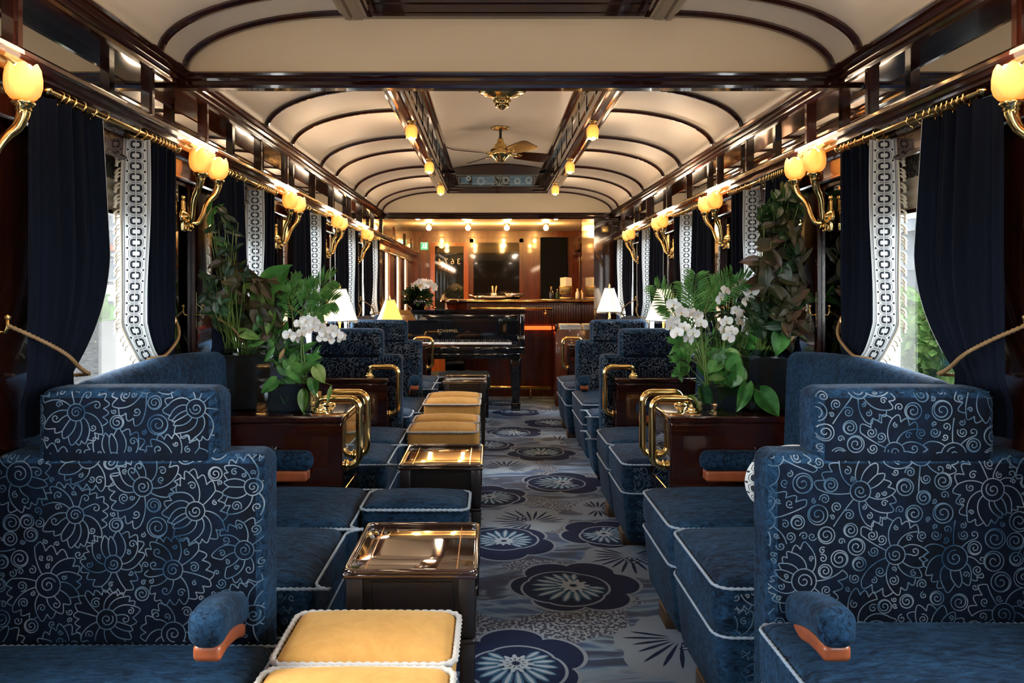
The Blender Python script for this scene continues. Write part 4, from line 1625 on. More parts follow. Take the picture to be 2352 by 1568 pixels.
for (x, y) in ((-HW + .10, .14), (HW - .09, .14), (-.35, .95)):
    lg = MB()
    lg.rbox(-.062, .062, -.05, .05, .0, .57, .004, n=1, seg=3, fn=lambda p: (p[0] * (.52 + .48 * min(1, p[2] / .50)), p[1] * (.55 + .45 * min(1, p[2] / .5)), p[2]))
    lg.cbox(-.048, .048, -.045, .045, .0, .085, .004)
    g = lg.build('leg', 'lacquer', t)
    g.location = (x, y, 0)
MB().box(-.10, .10, .35, .42, .12, .56).build('pedal_lyre', 'lacquer', t)
cu = bpy.data.curves.new('maker_name', 'FONT')
cu.body = 'SCHIMMEL'
cu.size = .042
cu.extrude = .0008
cu.space_character = 1.15
cu.align_x = 'CENTER'
cu.materials.append(M['gilt'])
def textmesh(cu):
    tmp = bpy.data.objects.new('tmp', cu)
    col.objects.link(tmp)
    bpy.context.view_layer.update()
    me = bpy.data.meshes.new_from_object(tmp.evaluated_get(bpy.context.evaluated_depsgraph_get()))
    col.objects.unlink(tmp)
    bpy.data.objects.remove(tmp)
    return me
o = bpy.data.objects.new('maker_name', textmesh(cu))
col.objects.link(o)
o.parent = t
o.location = (-.06, .0838, .834)
o.rotation_euler = (R(90), 0, 0)
# bench with quilted leather cover
t = thing('piano_bench', 'low black leather padded bench under the piano', 'bench', (-.34, 7.74, 0))
MB().rbox(-.27, .27, -.15, .15, .28, .44, .04, .015, n=4, seg=6, fn=lambda p: (p[0], p[1], p[2] + .005 * math.sin(p[0] * 60) * (1 if p[2] > .4 else 0))).build('seat', 'leather', t)
MB().box(-.25, .25, -.13, .13, .12, .29).build('frame', 'lacquer', t)
for x in (-.23, .23):
    for y in (-.11, .11):
        MB().box(x - .02, x + .02, y - .02, y + .02, 0, .13).build('leg', 'lacquer', t)

# ---- bar at the end of the car
t = thing('bar_counter', 'mahogany bar with fluted front, brass rail and footrail behind the piano', 'bar', (0, 9.15, 0))
mb = MB()
mb.box(-.36, 1.30, 0, .55, 0, 1.12)
mb.lathe([(0, 0), (.275, 0), (.275, 1.12), (0, 1.12)], (-.36, .275, 0), 40)
x = .30
while x < 1.28:
    mb.rbox(x, x + .026, -.010, .004, .86, 1.10, .006, n=2, seg=0)
    x += .030
for (x0, x1) in ((-.34, .28), (.30, .74), (.78, 1.26)):
    for (a, b, c_, d) in ((x0, x1, .12, .17), (x0, x1, .70, .76), (x0, x0 + .05, .17, .70), (x1 - .05, x1, .17, .70)):
        mb.box(a, b, -.012, .0, c_, d)
mb.box(-.36, 1.30, -.02, 0, 0, .11)
mb.build('body', 'mahog_red', t)
tp = MB()
tp.rbox(-.40, 1.31, -.06, .58, 1.12, 1.165, .018, n=3, seg=4)
tp.lathe([(0, 1.12), (.32, 1.12), (.335, 1.13), (.335, 1.155), (.32, 1.165), (0, 1.165)], (-.36, .275, 0), 44)
tp.build('counter_top', 'mahog_x', t)
MB().tube([(-.42, -.02, 1.142), (-.34, -.063, 1.142), (1.30, -.063, 1.142)], .008, 8).build('edge_rail', 'brass', t)
r_ = MB()
r_.tube([(-.30, -.16, 1.055), (.66, -.16, 1.055)], .016, 12)
r_.build('brass_rail', 'brass', t)
for x in (-.15, .58):
    m = MB().tube([(x, -.0, .99), (x, -.10, .99), (x, -.155, 1.01), (x, -.16, 1.05)], .010, 8)
    m.lathe([(0, -.026), (.02, -.016), (.026, 0), (.02, .016), (0, .026)], (x, -.155, .995), 14)
    m.build('rail_bracket', 'brass', t)
r_ = MB()
r_.tube([(-.70, .15, .13), (-.58, -.08, .13), (-.36, -.20, .13), (.64, -.20, .13)], .022, 12)
r_.build('footrail', 'brass', t)
for x in (-.2, .40):
    MB().tube([(x, -.20, .12), (x, -.20, .0)], .012, 8).build('footrail_post', 'brass', t)
MB().rbox(.26, .66, -.045, -.005, .80, .845, .008, n=2, seg=1).build('lit_shelf', 'orange_glow', t)  # shelf lit orange, not a lamp; its glow is in the material
# newspaper shelf on the pier
t = thing('newspaper_rack', 'mahogany rack standing in front of the bar, right of the aisle', 'rack', (.80, 8.45, 0))
MB().cbox(-.16, .42, -.10, .14, 0, .84, .004).build('body', 'mahog_red', t)
for x in (-.155, .405):
    MB().rbox(x - .012, x + .012, -.115, .145, .82, .90, .006, n=2, seg=1).build('end_rail', 'mahog', t)
for j, x in enumerate((-.11, .15)):
    for k in range(5):
        m = MB().rbox(-.0, .235, -.10, .12, 0, .011, .003, n=2, seg=2)
        o = m.build('newspaper', 'paper')
        o.location = (.80 + x + .004 * (k % 2), 8.45 + .004 * (k % 3), .842 + k * .0118)
        lv = ['at the bottom', 'second from the bottom', 'in the middle', 'second from the top', 'on top'][k]
        tag(o, 'folded newspaper %s of the %s stack on the rack' % (lv, 'left-hand' if j == 0 else 'right-hand'), 'newspaper', 'folded newspapers')
# pier, panelling and door at the end
mb = MB()
mb.box(1.02, 1.33, 8.03, 9.10, 0, 2.2)
for (z0, z1) in ((.05, .1), (1.0, 1.05), (1.95, 2.0)):
    mb.box(1.04, 1.31, 8.015, 8.03, z0, z1)
struct(mb.build('wall_pier', 'mahog'))
t = tag(MB().rbox(1.10, 1.17, 8.008, 8.028, 1.88, 1.95, .003, n=1, seg=0).build('switch_plate', 'brass_old'), 'small brass plate high on the dark pier beside the far right lamp', 'switch plate')
pn = MB()
for (x0, x1, z0, z1) in ((-.40, .44, .95, 2.08),):
    for (a, b, c_, d) in ((x0, x1, z1 - .06, z1), (x0, x1, z0, z0 + .06), (x0, x0 + .06, z0, z1), (x1 - .06, x1, z0, z1)):
        pn.box(a, b, YEND - .05, YEND - .0, c_, d)
for x in (.47, .53, .59, .65, .71):
    pn.box(x, x + .02, YEND - .02, YEND, .9, 2.1)
pn.box(-1.33, 1.33, YEND - .06, YEND, 2.10, 2.2)
trim(pn, 'mahog_red')
tag(MB().box(-.34, .38, YEND - .03, YEND - .01, 1.01, 2.02).build('serving_screen', 'lacquer'), 'large dark glossy panel on the end wall above the bar', 'panel')
tag(MB().rbox(.71, 1.13, YEND - .10, YEND - .04, .9, 2.10, .02, n=2, seg=3).build('black_curtain', 'curtain'), 'plain black curtain hanging on the end wall, right of the dark panel', 'curtain')
for p in (tp,):
    pass
d = bpy.data.objects.new('door_1', None)
col.objects.link(d)
d.location = (-.72, YEND - .03, 0)
d['kind'] = 'structure'
mb = MB()
for (x0, x1, z0, z1) in ((-.30, -.225, 0, 2.02), (.225, .30, 0, 2.02), (-.225, .225, 1.96, 2.02), (-.225, .225, 0, .75)):
    mb.box(x0, x1, -.02, .02, z0, z1)
mb.build('door_frame', wood('door_wood', (.22, .06, .02), (.36, .11, .035)), d)
MB().box(-.225, .225, .0, .01, .75, 1.96).build('door_glass', simple('dark_door_glass', (.012, .016, .022), .04, coat=1.0), d)
cu = bpy.data.curves.new('car_number', 'FONT')
cu.body = '3674'
cu.size = .13
cu.extrude = .001
cu.space_character = 1.5
cu.align_x = 'CENTER'
cu.materials.append(M['paper'])
o = bpy.data.objects.new('car_number', textmesh(cu))
col.objects.link(o)
o.parent = d
o.location = (.0, -.008, 1.68)
o.rotation_euler = (R(90), 0, 0)
o.scale = (-1, 1, 1)
m = MB().tube([(-.26, -.03, 1.0), (-.26, -.05, 1.0), (-.20, -.055, 1.0)], .009, 8)
m.build('door_handle', 'brass', d)
def sign(label, loc, rz=0):
    t = thing('exit_sign', label, 'sign', loc, rz)
    t.scale = (.78, 1, .78)
    MB().box(-.075, .075, -.008, .008, -.075, .075).build('board', 'signgreen', t)
    m = MB()
    m.box(.015, .05, -.010, -.008, -.05, .05)         # doorway
    # running figure
    m.box(-.030, -.012, -.010, -.008, .022, .042)
    m.box(-.032, -.006, -.010, -.008, -.012, .018)
    m.add([(-.03, -.0095, -.01), (-.055, -.0095, -.045), (-.045, -.0095, -.05), (-.018, -.0095, -.012)], [(0, 1, 2, 3)])
    m.add([(-.012, -.0095, -.01), (.004, -.0095, -.03), (-.002, -.0095, -.05), (-.010, -.0095, -.05), (-.006, -.0095, -.03), (-.02, -.0095, -.012)], [(0, 1, 2, 3, 4, 5)])
    m.box(-.068, .068, -.0095, -.008, .062, .066)
    m.build('running_figure', 'signwhite', t)
    return t
sign('green running-figure exit sign on the end wall above the flowers', (-1.115, YEND - .012, 1.965))
sign('dim green exit sign seen edge-on on the left bar wall', (-1.30, 10.75, 1.93), R(62))
# glazed back-bar on the right wall
t = thing('mirror_cabinet', 'brass framed mirror along the bar right wall reflecting the windows', 'mirror', (1.318, 10.45, 0))
MB().box(-.008, 0, -1.25, 1.25, 1.18, 1.98).build('glass', 'mirror', t)
m = MB()
for y in [-1.25 + k * .5 for k in range(6)]:
    m.box(-.03, -.008, y - .02, y + .02, 1.16, 2.0)
m.box(-.03, -.008, -1.27, 1.27, 1.98, 2.02)
m.build('frame', 'mahog_red', t)
MB().box(-.036, -.03, 1.19, 1.22, 1.18, 2.0).build('brass_strip', 'brass', t)
# bulbs on the bar ceiling
bb = None
for x, y in [(x, y) for y in (9.0, 10.6) for x in (-.93, -.385, .155, .70)]:
    wh = {-.93: 'above the flowers', -.385: 'above the bar end', .155: 'above the silver tray', .70: 'above the brass rail bracket'}[x]
    lab = 'bright amber bulb on the bar ceiling %s, %s row' % (wh, 'front' if y < 10 else 'rear')
    if bb is None:
        bb = thing('bulb_light', lab, 'ceiling light', (x, y, 2.2), 0, 'amber bulbs on the bar ceiling')
        MB().lathe([(0, 0), (.045, 0), (.045, -.01), (.03, -.018), (.02, -.03), (0, -.03)], (0, 0, 0), 18).build('fitting', 'brass', bb)
        lamplight(bb, (0, 0, -.15), 1.7, (1, .50, .16))
        MB().lathe([(.012, -.03), (.028, -.04), (.036, -.06), (.030, -.082), (.014, -.095), (0, -.098)], (0, 0, 0), 18).build('bulb', 'bulb_bar', bb)
    else:
        dup(bb, (x, y, 2.2), 0, lab, 'amber bulbs on the bar ceiling')
M['amber_blind'] = simple('amber_blind', (.80, .42, .24), .8)
M['amber_blind'].node_tree.nodes['Principled BSDF'].inputs['Transmission Weight'].default_value = 0
for k, y in enumerate((9.2, 10.3, 11.2)):
    nb = bpy.data.materials.get('amber_cloth')
    if nb is None:
        n = NT('amber_cloth')
        tr = n.n('ShaderNodeBsdfTranslucent')
        tr.inputs[0].default_value = (.55, .26, .13, 1)
        n.link(tr.outputs[0], n.out.inputs[0])
        nb = n.m
    o = MB().grid([[(-1.345 + .006 * math.sin(j * 2.1), y - .2 + .4 * j / 20, z) for j in range(21)] for z in (ZHEAD - .01, ZSILL)]).build('window_blind', nb)
    tag(o, 'amber cloth blind glowing in the bar window %s' % ('nearest the piano flowers', 'in the middle of its three', 'nearest the end door')[k], 'blind', 'amber blinds in the bar windows')
# things on the bar
t = thing('silver_tray', 'oval silver tray with raised rim on the bar counter', 'tray', (-.02, 9.35, 1.166))
MB().lathe([(0, 0), (.20, 0), (.25, .012), (.262, .035), (.255, .036), (.24, .016), (.195, .006), (0, .005)], (0, 0, 0), 36).build('dish', 'silver', t)
MB().tube([(-.26, -.04, .03), (-.31, -.04, .05), (-.31, .04, .05), (-.26, .04, .03)], .007, 8).build('handle', 'silver', t)
t = thing('pencil_cup', 'small cup of pale pencils on the bar behind the piano', 'cup', (-.03, 9.20, 1.166))
MB().lathe([(0, 0), (.036, 0), (.038, .07), (.034, .07), (.032, .004), (0, .004)], (0, 0, 0), 18).build('cup', 'silver', t)
rr = random.Random(2)
for k in range(9):
    a, q = rr.random() * 6, rr.uniform(.008, .022)
    MB().tube([(q * .6 * math.cos(a), q * .6 * math.sin(a), .01), (q * 1.7 * math.cos(a), q * 1.7 * math.sin(a), .14 + .03 * rr.random())], .0045, 6).build('pencil', simple('pencil', (.6, .5, .35), .5) if k == 0 else bpy.data.materials['pencil'], t)
t = thing('silver_bowl', 'crumpled silver dish beside the pencil cup on the bar', 'bowl', (.22, 9.28, 1.166))
MB().lathe([(0, 0), (.05, 0), (.09, .03), (.115, .07), (.108, .07), (.08, .03), (0, .01)], (0, 0, 0), 26, mod=lambda th, z: 1 + .08 * math.cos(8 * th)).build('bowl', 'silver', t)
t = thing('card_stand', 'tiered brass stand holding pale cards at the right end of the bar', 'stand', (.86, 9.45, 1.166))
MB().rbox(-.09, .09, -.07, .07, 0, .02, .005, n=1, seg=0).build('base', 'brass', t)
MB().rbox(-.075, .075, -.05, .05, .06, .16, .01, n=1, seg=1).build('tier', 'brass_old', t)
MB().rbox(-.06, .06, -.04, .04, .02, .065, .01, n=1, seg=1).build('tier', 'mahog_red', t)
m = MB()
m.add([(-.07, -.03, .16), (.0, -.05, .16), (.0, -.03, .27), (-.07, -.01, .26)], [(0, 1, 2, 3)])
m.add([(.0, -.05, .16), (.075, -.03, .16), (.075, -.01, .26), (.0, -.03, .27)], [(0, 1, 2, 3)])
m.build('card', 'paper', t)
for k, (x, y, h_, mt, nm) in enumerate(((.68, 9.40, .15, 'darkglass', 'dark'), (.75, 9.34, .12, 'leaf_d', 'green'), (1.0, 9.38, .13, 'petal', 'white'), (1.07, 9.44, .16, 'brass_old', 'brown'))):
    t = thing('bottle', 'small %s bottle beside the brass card stand on the bar' % nm, 'bottle', (x, y, 1.166))
    MB().lathe([(0, 0), (.024, 0), (.026, .01), (.026, h_ * .55), (.01, h_ * .75), (.01, h_ * .95), (0, h_ * .95)], (0, 0, 0), 16).build('body', mt, t)
    MB().lathe([(0, h_ * .93), (.012, h_ * .93), (.012, h_), (0, h_)], (0, 0, 0), 12).build('cap', 'brass', t)

# ================================================================== PLANTS
def at(px, py, Y):
    s_ = 1750 / Y
    return Vector(((px - 1128) / s_ - .064, Y, 1.28 + (665 - py) / s_))
HEART = ([0, .06, .16, .3, .45, .6, .75, .88, 1], [.30, .72, .95, 1, .92, .74, .5, .24, 0])
LANCE = ([0, .1, .25, .4, .55, .7, .83, .93, 1], [.08, .45, .8, 1, .95, .78, .52, .25, 0])
def leaf(mb, base, tip, W, nrm=(0, -1, .3), kind=HEART, cup=.15, droop=.12, mi=0, fold=.10):
    base, tip = Vector(base), Vector(tip)
    d = tip - base
    L = d.length
    d.normalize()
    nrm = Vector(nrm)
    side = d.cross(nrm)
    if side.length < 1e-4:
        side = Vector((1, 0, 0))
    side.normalize()
    n = side.cross(d).normalized()
    P = []
    lobes = .16 if kind is HEART else 0
    for t, w_ in zip(*kind):
        row = []
        for v in (-1, -.6, -.25, 0, .25, .6, 1):
            along = t * L - lobes * L * abs(v) ** 1.5 * (1 - t) ** 5
            off = cup * W * (v * v) - droop * L * (t - .5) ** 2 * 2 - fold * W * (1 if v == 0 else 0)
            row.append(tuple(base + d * along + side * (v * w_ * W / 2) + n * off))
        P.append(row)
    mb.grid(P, mi)
def petiole(mb, a, b, r=.0022, sag=.0, out=(0, 0, 0)):
    a, b = Vector(a), Vector(b)
    m = (a + b) / 2 + Vector(out) + Vector((0, 0, sag))
    pts = [a * (1 - t) ** 2 + m * 2 * t * (1 - t) + b * t * t for t in [k / 7 for k in range(8)]]
    mb.tube(pts, r, 6, rf=lambda u: r * (1.25 - .5 * u))
def frond(mb, sm, a, b, n=16, Lf=.07, up=(0, 0, .05), W=.010, rng=random):
    a, b = Vector(a), Vector(b)
    m = (a + b) / 2 + Vector(up)
    pt = lambda t: a * (1 - t) ** 2 + m * 2 * t * (1 - t) + b * t * t
    sm.tube([pt(k / 10) for k in range(11)], .0018, 5, rf=lambda u: .0024 * (1.1 - .8 * u))
    for k in range(n):
        t = .22 + .78 * k / (n - 1)
        p = pt(t)
        d = (pt(min(1, t + .03)) - pt(t - .03)).normalized()
        sd = d.cross(Vector((0, -1, .2))).normalized()
        for sgn in (-1, 1):
            l = Lf * (math.sin(PI * (.12 + .82 * (1 - t) ** .8)) * .6 + .45) * rng.uniform(.85, 1.1)
            q = p + (d * .75 + sd * sgn * .75 + Vector((0, rng.uniform(-.3, .3), -.25))).normalized() * l
            leaf(mb, p, q, W, (rng.uniform(-.4, .4), -1, .6), LANCE, 0, .25)
BL = None
def blossom(parent, p, size, rng):
    """white moth orchid: two broad petals, three sepals and a small lip"""
    global BL
    if BL is None:
        m = MB()
        for a, L_, W_, z in ((90, .95, .62, 0), (210, .95, .62, 0), (330, .95, .62, 0), (8, 1.05, 1.15, -.04), (172, 1.05, 1.15, -.04)):
            d = Vector((math.cos(R(a)), 0, math.sin(R(a))))
            leaf(m, Vector((0, z, 0)) + d * .04, Vector((0, z - .10, 0)) + d * L_, W_, (0, -1, 0), ([0, .15, .35, .55, .75, .9, 1], [.3, .72, .95, 1, .9, .6, .15]), .10, .18, fold=.03)
        m.lathe([(0, -.28), (.07, -.24), (.11, -.14), (.07, -.03), (0, 0)], (0, 0, -.06), 10, 1, axis='Y')
        m.lathe([(0, -.30), (.05, -.26), (.09, -.2), (.04, -.1), (0, 0)], (0, 0, -.2), 8, 0, axis='Y')
        BL = m.build('blossom', ['petal', 'petal_c'], parent)
        o = BL
    else:
        o = BL.copy()
        col.objects.link(o)
        o.parent = parent
    o.location = Vector(p) - parent.location
    o.rotation_euler = (R(rng.uniform(-25, 20)), R(rng.uniform(-25, 25)), R(rng.uniform(-35, 35)))
    o.scale = (size, size, size)
    return o
def orchid(label, root, pts, Y, size=.030, stemto=None, extra=None):
    rg = random.Random(int(pts[0][0]))
    t = thing('orchid', label, 'orchid', root)
    R0 = Vector(root)
    P = [at(x, y, Y + rg.uniform(-.03, .03)) for x, y in pts]
    m = MB()
    c = sum(P, Vector()) / len(P)
    top = max(P, key=lambda p: p.z)
    for st in (stemto or [0]):
        a = Vector((st, 0, 0))
        mid = Vector((P[0].x - R0.x, 0, (P[0].z - R0.z)))
        petiole(m, a, P[0] - R0 + Vector((0, .02, .0)), .0028, .02)
    order = sorted(P, key=lambda p: (p - P[0]).length)
    m.tube([p - R0 + Vector((0, .018, .0)) for p in order[::2]], .0016, 5)
    m.build('stem', 'stem', t)
    for p in P:
        o = blossom(t, p, size * rg.uniform(.9, 1.12), rg)
        o.location = p - R0
    return t

def glass_box(label, c, w_, h, fill, name='glass_vase', soil='soil'):
    t = thing(name, label, 'vase', c)
    m = MB()
    hw = w_ / 2
    for a, b in ((-hw, -hw + .005), (hw - .005, hw)):
        m.box(a, b, -hw, hw, 0, h)
    for a, b in ((-hw, -hw + .005), (hw - .005, hw)):
        m.box(-hw + .005, hw - .005, a, b, 0, h)
    m.box(-hw, hw, -hw, hw, 0, .006)
    m.build('glass', 'vglass', t)
    s_ = MB().rbox(-hw + .008, hw - .008, -hw + .008, hw - .008, .008, h * fill, .004, n=1, seg=5, fn=lambda p: (p[0], p[1], p[2] + (.006 * math.sin(p[0] * 90) * math.cos(p[1] * 70) if p[2] > h * .4 else 0)))
    s_.build('bark_filling', soil, t)
    return t
ZC_ = .7465
YV = 3.42
def foliage(label, root, spec, seed, cat='plant', name='foliage_plant', fill=None, Y=YV):
    """spec: (px, py, length, width, tip angle, material) for each leaf; petioles run back to the root"""
    rg = random.Random(seed)
    t = thing(name, label, cat, root)
    R0 = Vector(root)
    by = {}
    sm = MB()
    for (px, py, L_, W_, ang, mt) in spec:
        yy = Y + rg.uniform(-.06, .06)
        c = at(px, py, yy)
        c.x = max(-1.25, min(1.25, c.x))
        c -= R0
        d = Vector((math.cos(R(ang)), rg.uniform(-.35, .15), math.sin(R(ang)))).normalized()
        m = by.setdefault(mt, MB())
        leaf(m, c - d * L_ / 2, c + d * L_ / 2, W_, (rg.uniform(-.35, .35), -1, rg.uniform(.1, .7)), HEART if W_ > .45 * L_ else LANCE, rg.uniform(.05, .2), rg.uniform(.05, .25))
        petiole(sm, (rg.uniform(-.04, .04), rg.uniform(-.04, .04), -.02), c - d * L_ / 2 * .96, .0020, .03)
    if fill:
        for (px, py, rx, rz, n, L_, W_, mt) in fill:
            m = by.setdefault(mt, MB())
            c0 = at(px, py, Y) - R0
            for _ in range(n):
                u, a = rg.random() ** .5, rg.random() * 2 * PI
                c = c0 + Vector((u * rx * math.cos(a), rg.uniform(-.06, .08), u * rz * math.sin(a)))
                if abs(c.x + R0.x) > 1.24:
                    continue
                an = rg.uniform(-PI, 0) if W_ > .45 * L_ else rg.uniform(.1, PI - .1)
                d = Vector((math.cos(an), rg.uniform(-.5, .3), math.sin(an))).normalized()
                l = L_ * rg.uniform(.7, 1.2)
                leaf(m, c - d * l / 2, c + d * l / 2, W_ * rg.uniform(.8, 1.1), (rg.uniform(-.7, .7), -1, rg.uniform(-.1, .9)), HEART if W_ > .45 * L_ else LANCE, .12, .2)
                if rg.random() < .6:
                    petiole(sm, (rg.uniform(-.04, .04), rg.uniform(-.03, .03), -.02), c - d * l / 2 * .95, .0016, .02)
    sm.build('stems', 'stem', t)
    for mt, m in by.items():
        m.build('leaves', mt, t)
    return t
# --- left cabinet
glass_box('tall square glass vase of dark bark on the left cabinet', (-1.19, 3.44, ZC_), .20, .275, .88)
foliage('tall arrangement of bronze and lime arrowhead leaves above the left glass vase', (-1.17, 3.44, 1.0),
        [(640, 632, .15, .115, 40, 'leaf'), (610, 688, .135, .115, -60, 'leaf_y'), (648, 690, .10, .075, -80, 'leaf'), (560, 702, .075, .07, -85, 'leaf_b'), (505, 637, .10, .055, 200, 'leaf_b'), (540, 628, .09, .05, 20, 'leaf_b'),
         (583, 640, .10, .06, -30, 'leaf_b'), (598, 735, .10, .075, -70, 'leaf_b'), (620, 745, .10, .055, -100, 'leaf_y'), (635, 735, .09, .07, -50, 'leaf_b'), (470, 725, .07, .045, 240, 'leaf_b'), (500, 722, .09, .05, 10, 'leaf_b'),
         (520, 740, .10, .06, -70, 'leaf_b'), (545, 762, .08, .05, -60, 'leaf_y'), (480, 690, .06, .03, 100, 'leaf_t'), (575, 770, .10, .05, -20, 'leaf_y'), (600, 780, .10, .05, 15, 'leaf'), (530, 700, .08, .05, 160, 'leaf_d'),
         (566, 668, .08, .05, -120, 'leaf_y'), (590, 665, .07, .05, -60, 'leaf_b'), (620, 640, .10, .06, 180, 'leaf_b'), (655, 660, .09, .06, -40, 'leaf')], 11,
        fill=[(545, 750, .17, .07, 40, .085, .05, 'leaf_b'), (560, 690, .18, .12, 36, .09, .05, 'leaf_b'), (580, 700, .16, .12, 36, .09, .04, 'leaf_d'), (600, 760, .12, .06, 18, .08, .03, 'leaf')])
foliage('dark leafy climber rising against the left pier mirror', (-1.22, 3.40, 1.02),
        [(480, 470, .06, .03, 60, 'leaf'), (500, 478, .06, .03, 40, 'leaf'), (486, 495, .07, .035, 80, 'leaf'), (520, 510, .10, .022, 130, 'leaf_d'), (540, 535, .10, .022, -20, 'leaf_d'), (505, 555, .07, .03, -40, 'leaf')], 12,
        fill=[(500, 600, .11, .22, 60, .07, .026, 'leaf_d'), (470, 690, .06, .12, 24, .07, .04, 'leaf_d'), (490, 640, .10, .12, 20, .07, .045, 'leaf_b')], Y=3.16)
t = glass_box('low square dark planter with hanging heart leaves on the left cabinet', (-.945, 3.41, ZC_), .20, .125, .95, 'glass_planter')
foliage('green heart-leaved pothos hanging over the low planter, left cabinet', (-.93, 3.38, .87),
        [(617, 888, .085, .06, -140, 'leaf'), (657, 900, .105, .075, -95, 'leaf'), (681, 858, .075, .075, -60, 'leaf'), (700, 893, .08, .065, -110, 'leaf'), (697, 925, .095, .05, -88, 'leaf_y'), (722, 890, .075, .055, -80, 'leaf'),
         (736, 862, .08, .06, -60, 'leaf_y'), (757, 905, .08, .022, -100, 'leaf_y'), (648, 812, .06, .018, 60, 'leaf_t')], 13, Y=3.30,
        fill=[(670, 850, .06, .04, 12, .07, .05, 'leaf')])
foliage('bright green lance-leaved plant standing in the low planter, left cabinet', (-.92, 3.42, .87),
        [(700, 800, .13, .04, 30, 'leaf'), (660, 810, .12, .035, 100, 'leaf'), (712, 822, .11, .035, 5, 'leaf'), (680, 790, .12, .035, 70, 'leaf'), (640, 820, .11, .03, 130, 'leaf'), (690, 842, .11, .035, -15, 'leaf_y'), (665, 838, .10, .03, 160, 'leaf')], 14,
        fill=[(675, 825, .10, .07, 34, .10, .028, 'leaf'), (640, 800, .07, .08, 22, .10, .018, 'leaf_d')])
def palm(label, root, fr, seed, Y):
    rg = random.Random(seed)
    t = thing('parlour_palm', label, 'palm', root)
    R0 = Vector(root)
    m, sm = MB(), MB()
    for (ax, ay, bx, by_, l) in fr:
        a, b = at(ax, ay, Y) - R0, at(bx, by_, Y + rg.uniform(-.1, .05)) - R0
        petiole(sm, (rg.uniform(-.02, .02), 0, 0), a, .002)
        frond(m, sm, a, b, 15, l, (0, 0, .05), .010, rg)
    sm.build('stems', 'stem', t)
    m.build('fronds', 'leaf', t)
    return t
palm('feathery palm fronds reaching towards the white lamp, left cabinet', (-.95, 3.43, .88), [(690, 720, 760, 640, .085), (690, 740, 765, 690, .08), (680, 760, 650, 660, .07), (690, 730, 720, 660, .075), (650, 780, 610, 700, .07),
     (685, 750, 740, 720, .075), (640, 800, 600, 760, .06), (670, 700, 690, 640, .06)], 5, 3.45)
orchid('white moth orchid spray arching right over the low planter, left cabinet', (-.90, 3.36, .88), [(688, 745), (703, 737), (718, 755), (735, 750), (665, 770), (680, 777), (694, 765), (748, 765), (763, 757), (775, 768), (786, 777), (740, 775), (722, 738), (755, 778)], 3.32, .028, (0, .02))
# --- right cabinet
glass_box('tall square glass vase of dark bark on the right cabinet', (1.17, 3.44, ZC_), .205, .27, .85)
foliage('tall arrangement of bronze arrowhead leaves with one tan leaf, right glass vase', (1.17, 3.44, 1.0),
        [(1815, 757, .10, .075, -80, 'leaf_t'), (1865, 680, .13, .11, -20, 'leaf'), (1820, 705, .10, .085, -100, 'leaf'), (1735, 645, .10, .055, 190, 'leaf_b'), (1720, 600, .09, .05, 185, 'leaf_b'), (1775, 612, .13, .05, 10, 'leaf_b'),
         (1750, 655, .12, .03, 200, 'leaf_b'), (1850, 590, .13, .05, 40, 'leaf_b'), (1800, 640, .12, .05, 20, 'leaf_b'), (1790, 790, .11, .08, 250, 'leaf'), (1868, 755, .07, .05, -40, 'leaf_b'), (1830, 640, .12, .05, -20, 'leaf_b'),
         (1895, 620, .13, .04, 50, 'leaf_b'), (1770, 560, .10, .06, 10, 'leaf_b'), (1800, 540, .10, .06, 160, 'leaf_b'), (1780, 480, .05, .04, 60, 'leaf'), (1890, 450, .08, .06, 20, 'leaf_d'), (1850, 480, .07, .05, 100, 'leaf'), (1770, 515, .06, .03, 10, 'leaf_b')], 21,
        fill=[(1820, 640, .15, .20, 120, .10, .058, 'leaf_b'), (1830, 520, .13, .16, 90, .08, .052, 'leaf_d'), (1800, 740, .12, .09, 60, .09, .05, 'leaf_d'), (1840, 720, .10, .14, 60, .10, .06, 'leaf_b'), (1800, 560, .10, .14, 40, .09, .035, 'leaf_b'), (1840, 610, .10, .25, 40, .09, .06, 'leaf_d')], Y=3.24)
glass_box('small clear glass cube under the white orchids, right cabinet', (.875, 3.33, ZC_), .055, .115, .3)
glass_box('low square dark planter overhung by heart leaves, right cabinet', (1.00, 3.45, ZC_), .13, .115, .95, 'glass_planter')
foliage('large green heart-leaved philodendron spilling over the right cabinet edge', (.985, 3.40, .87),
        [(1665, 862, .12, .09, -60, 'leaf'), (1648, 828, .09, .075, -60, 'leaf'), (1700, 868, .09, .075, -80, 'leaf'), (1620, 917, .105, .07, -75, 'leaf'), (1706, 915, .13, .07, -110, 'leaf'), (1768, 928, .13, .095, -55, 'leaf'),
         (1595, 928, .07, .05, -50, 'leaf_y'), (1640, 868, .08, .04, 190, 'leaf_y'), (1735, 910, .09, .05, -95, 'leaf_d'), (1690, 838, .09, .08, -40, 'leaf'), (1688, 812, .06, .04, -20, 'leaf_y')], 22, Y=3.28,
        fill=[(1660, 850, .06, .05, 10, .09, .07, 'leaf')])
foliage('fine dark green filler foliage between the orchids and the right glass vase', (1.0, 3.46, .87), [(1720, 740, .09, .06, 100, 'leaf_d')], 23,
        fill=[(1650, 740, .12, .11, 70, .06, .014, 'leaf_d'), (1640, 800, .13, .06, 60, .09, .016, 'leaf'), (1720, 700, .09, .10, 60, .05, .016, 'leaf_d'), (1700, 790, .10, .05, 30, .08, .03, 'leaf')], Y=3.50)
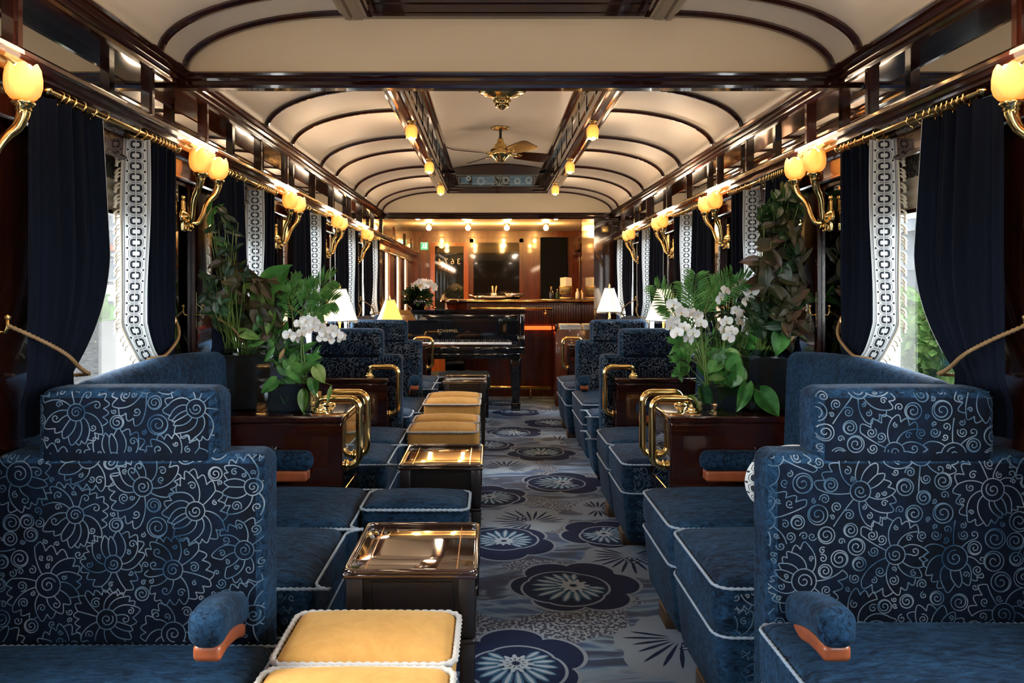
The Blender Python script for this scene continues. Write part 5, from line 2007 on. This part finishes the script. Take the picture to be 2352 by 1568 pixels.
palm('feathery palm fronds in front of the lamp, right cabinet', (.90, 3.36, .86), [(1580, 790, 1505, 655, .075), (1590, 760, 1600, 630, .075), (1600, 750, 1680, 630, .08), (1590, 800, 1530, 700, .07), (1600, 830, 1550, 790, .065), (1590, 850, 1555, 830, .06),
     (1610, 740, 1650, 650, .075), (1600, 780, 1570, 650, .07), (1585, 870, 1560, 860, .05), (1620, 720, 1715, 640, .07), (1600, 800, 1555, 745, .06)], 6, 3.36)
orchid('white moth orchid spray with one big open flower, above the small glass cube', (.875, 3.33, .86), [(1610, 743), (1590, 722), (1565, 718), (1545, 738), (1572, 752), (1556, 765), (1592, 765), (1580, 778), (1540, 752), (1602, 725), (1548, 700)], 3.27, .031, (0, .012))
orchid('taller white moth orchid spray left of the bronze leaves, right cabinet', (.95, 3.36, .86), [(1668, 738), (1690, 715), (1710, 722), (1680, 760), (1662, 758), (1672, 775), (1690, 668), (1705, 650), (1665, 668), (1718, 690), (1735, 712), (1698, 740), (1655, 685), (1725, 668)], 3.33, .031, (0, .015))
# --- piano flowers
t = thing('flower_bowl', 'dark bowl of white flowers and leaves on the piano lid', 'flowers', (-.86, 8.30, 1.066))
MB().lathe([(0, 0), (.07, 0), (.12, .05), (.13, .11), (.12, .115), (.11, .06), (0, .05)], (0, 0, 0), 24).build('bowl', 'lacquer', t)
rg = random.Random(8)
m = MB()
for k in range(130):
    a, e = rg.random() * 2 * PI, rg.uniform(-.35, 1.2)
    d = Vector((math.cos(a) * math.cos(e), math.sin(a) * math.cos(e), math.sin(e)))
    b = Vector((0, 0, .12)) + d * rg.uniform(.02, .10)
    leaf(m, b, b + d * rg.uniform(.08, .13) + Vector((0, 0, -.03)), .05, (rg.uniform(-1, 1), -1, 1), LANCE, .1, .2)
m.build('leaves', 'leaf_d', t)
for k in range(44):
    a, e = rg.random() * 2 * PI, rg.uniform(.0, 1.4)
    p = Vector((.06 + .13 * math.cos(a) * math.cos(e), .0 + .10 * math.sin(a) * math.cos(e), .21 + .10 * math.sin(e)))
    o = blossom(t, p, .034, rg)
    o.location = p
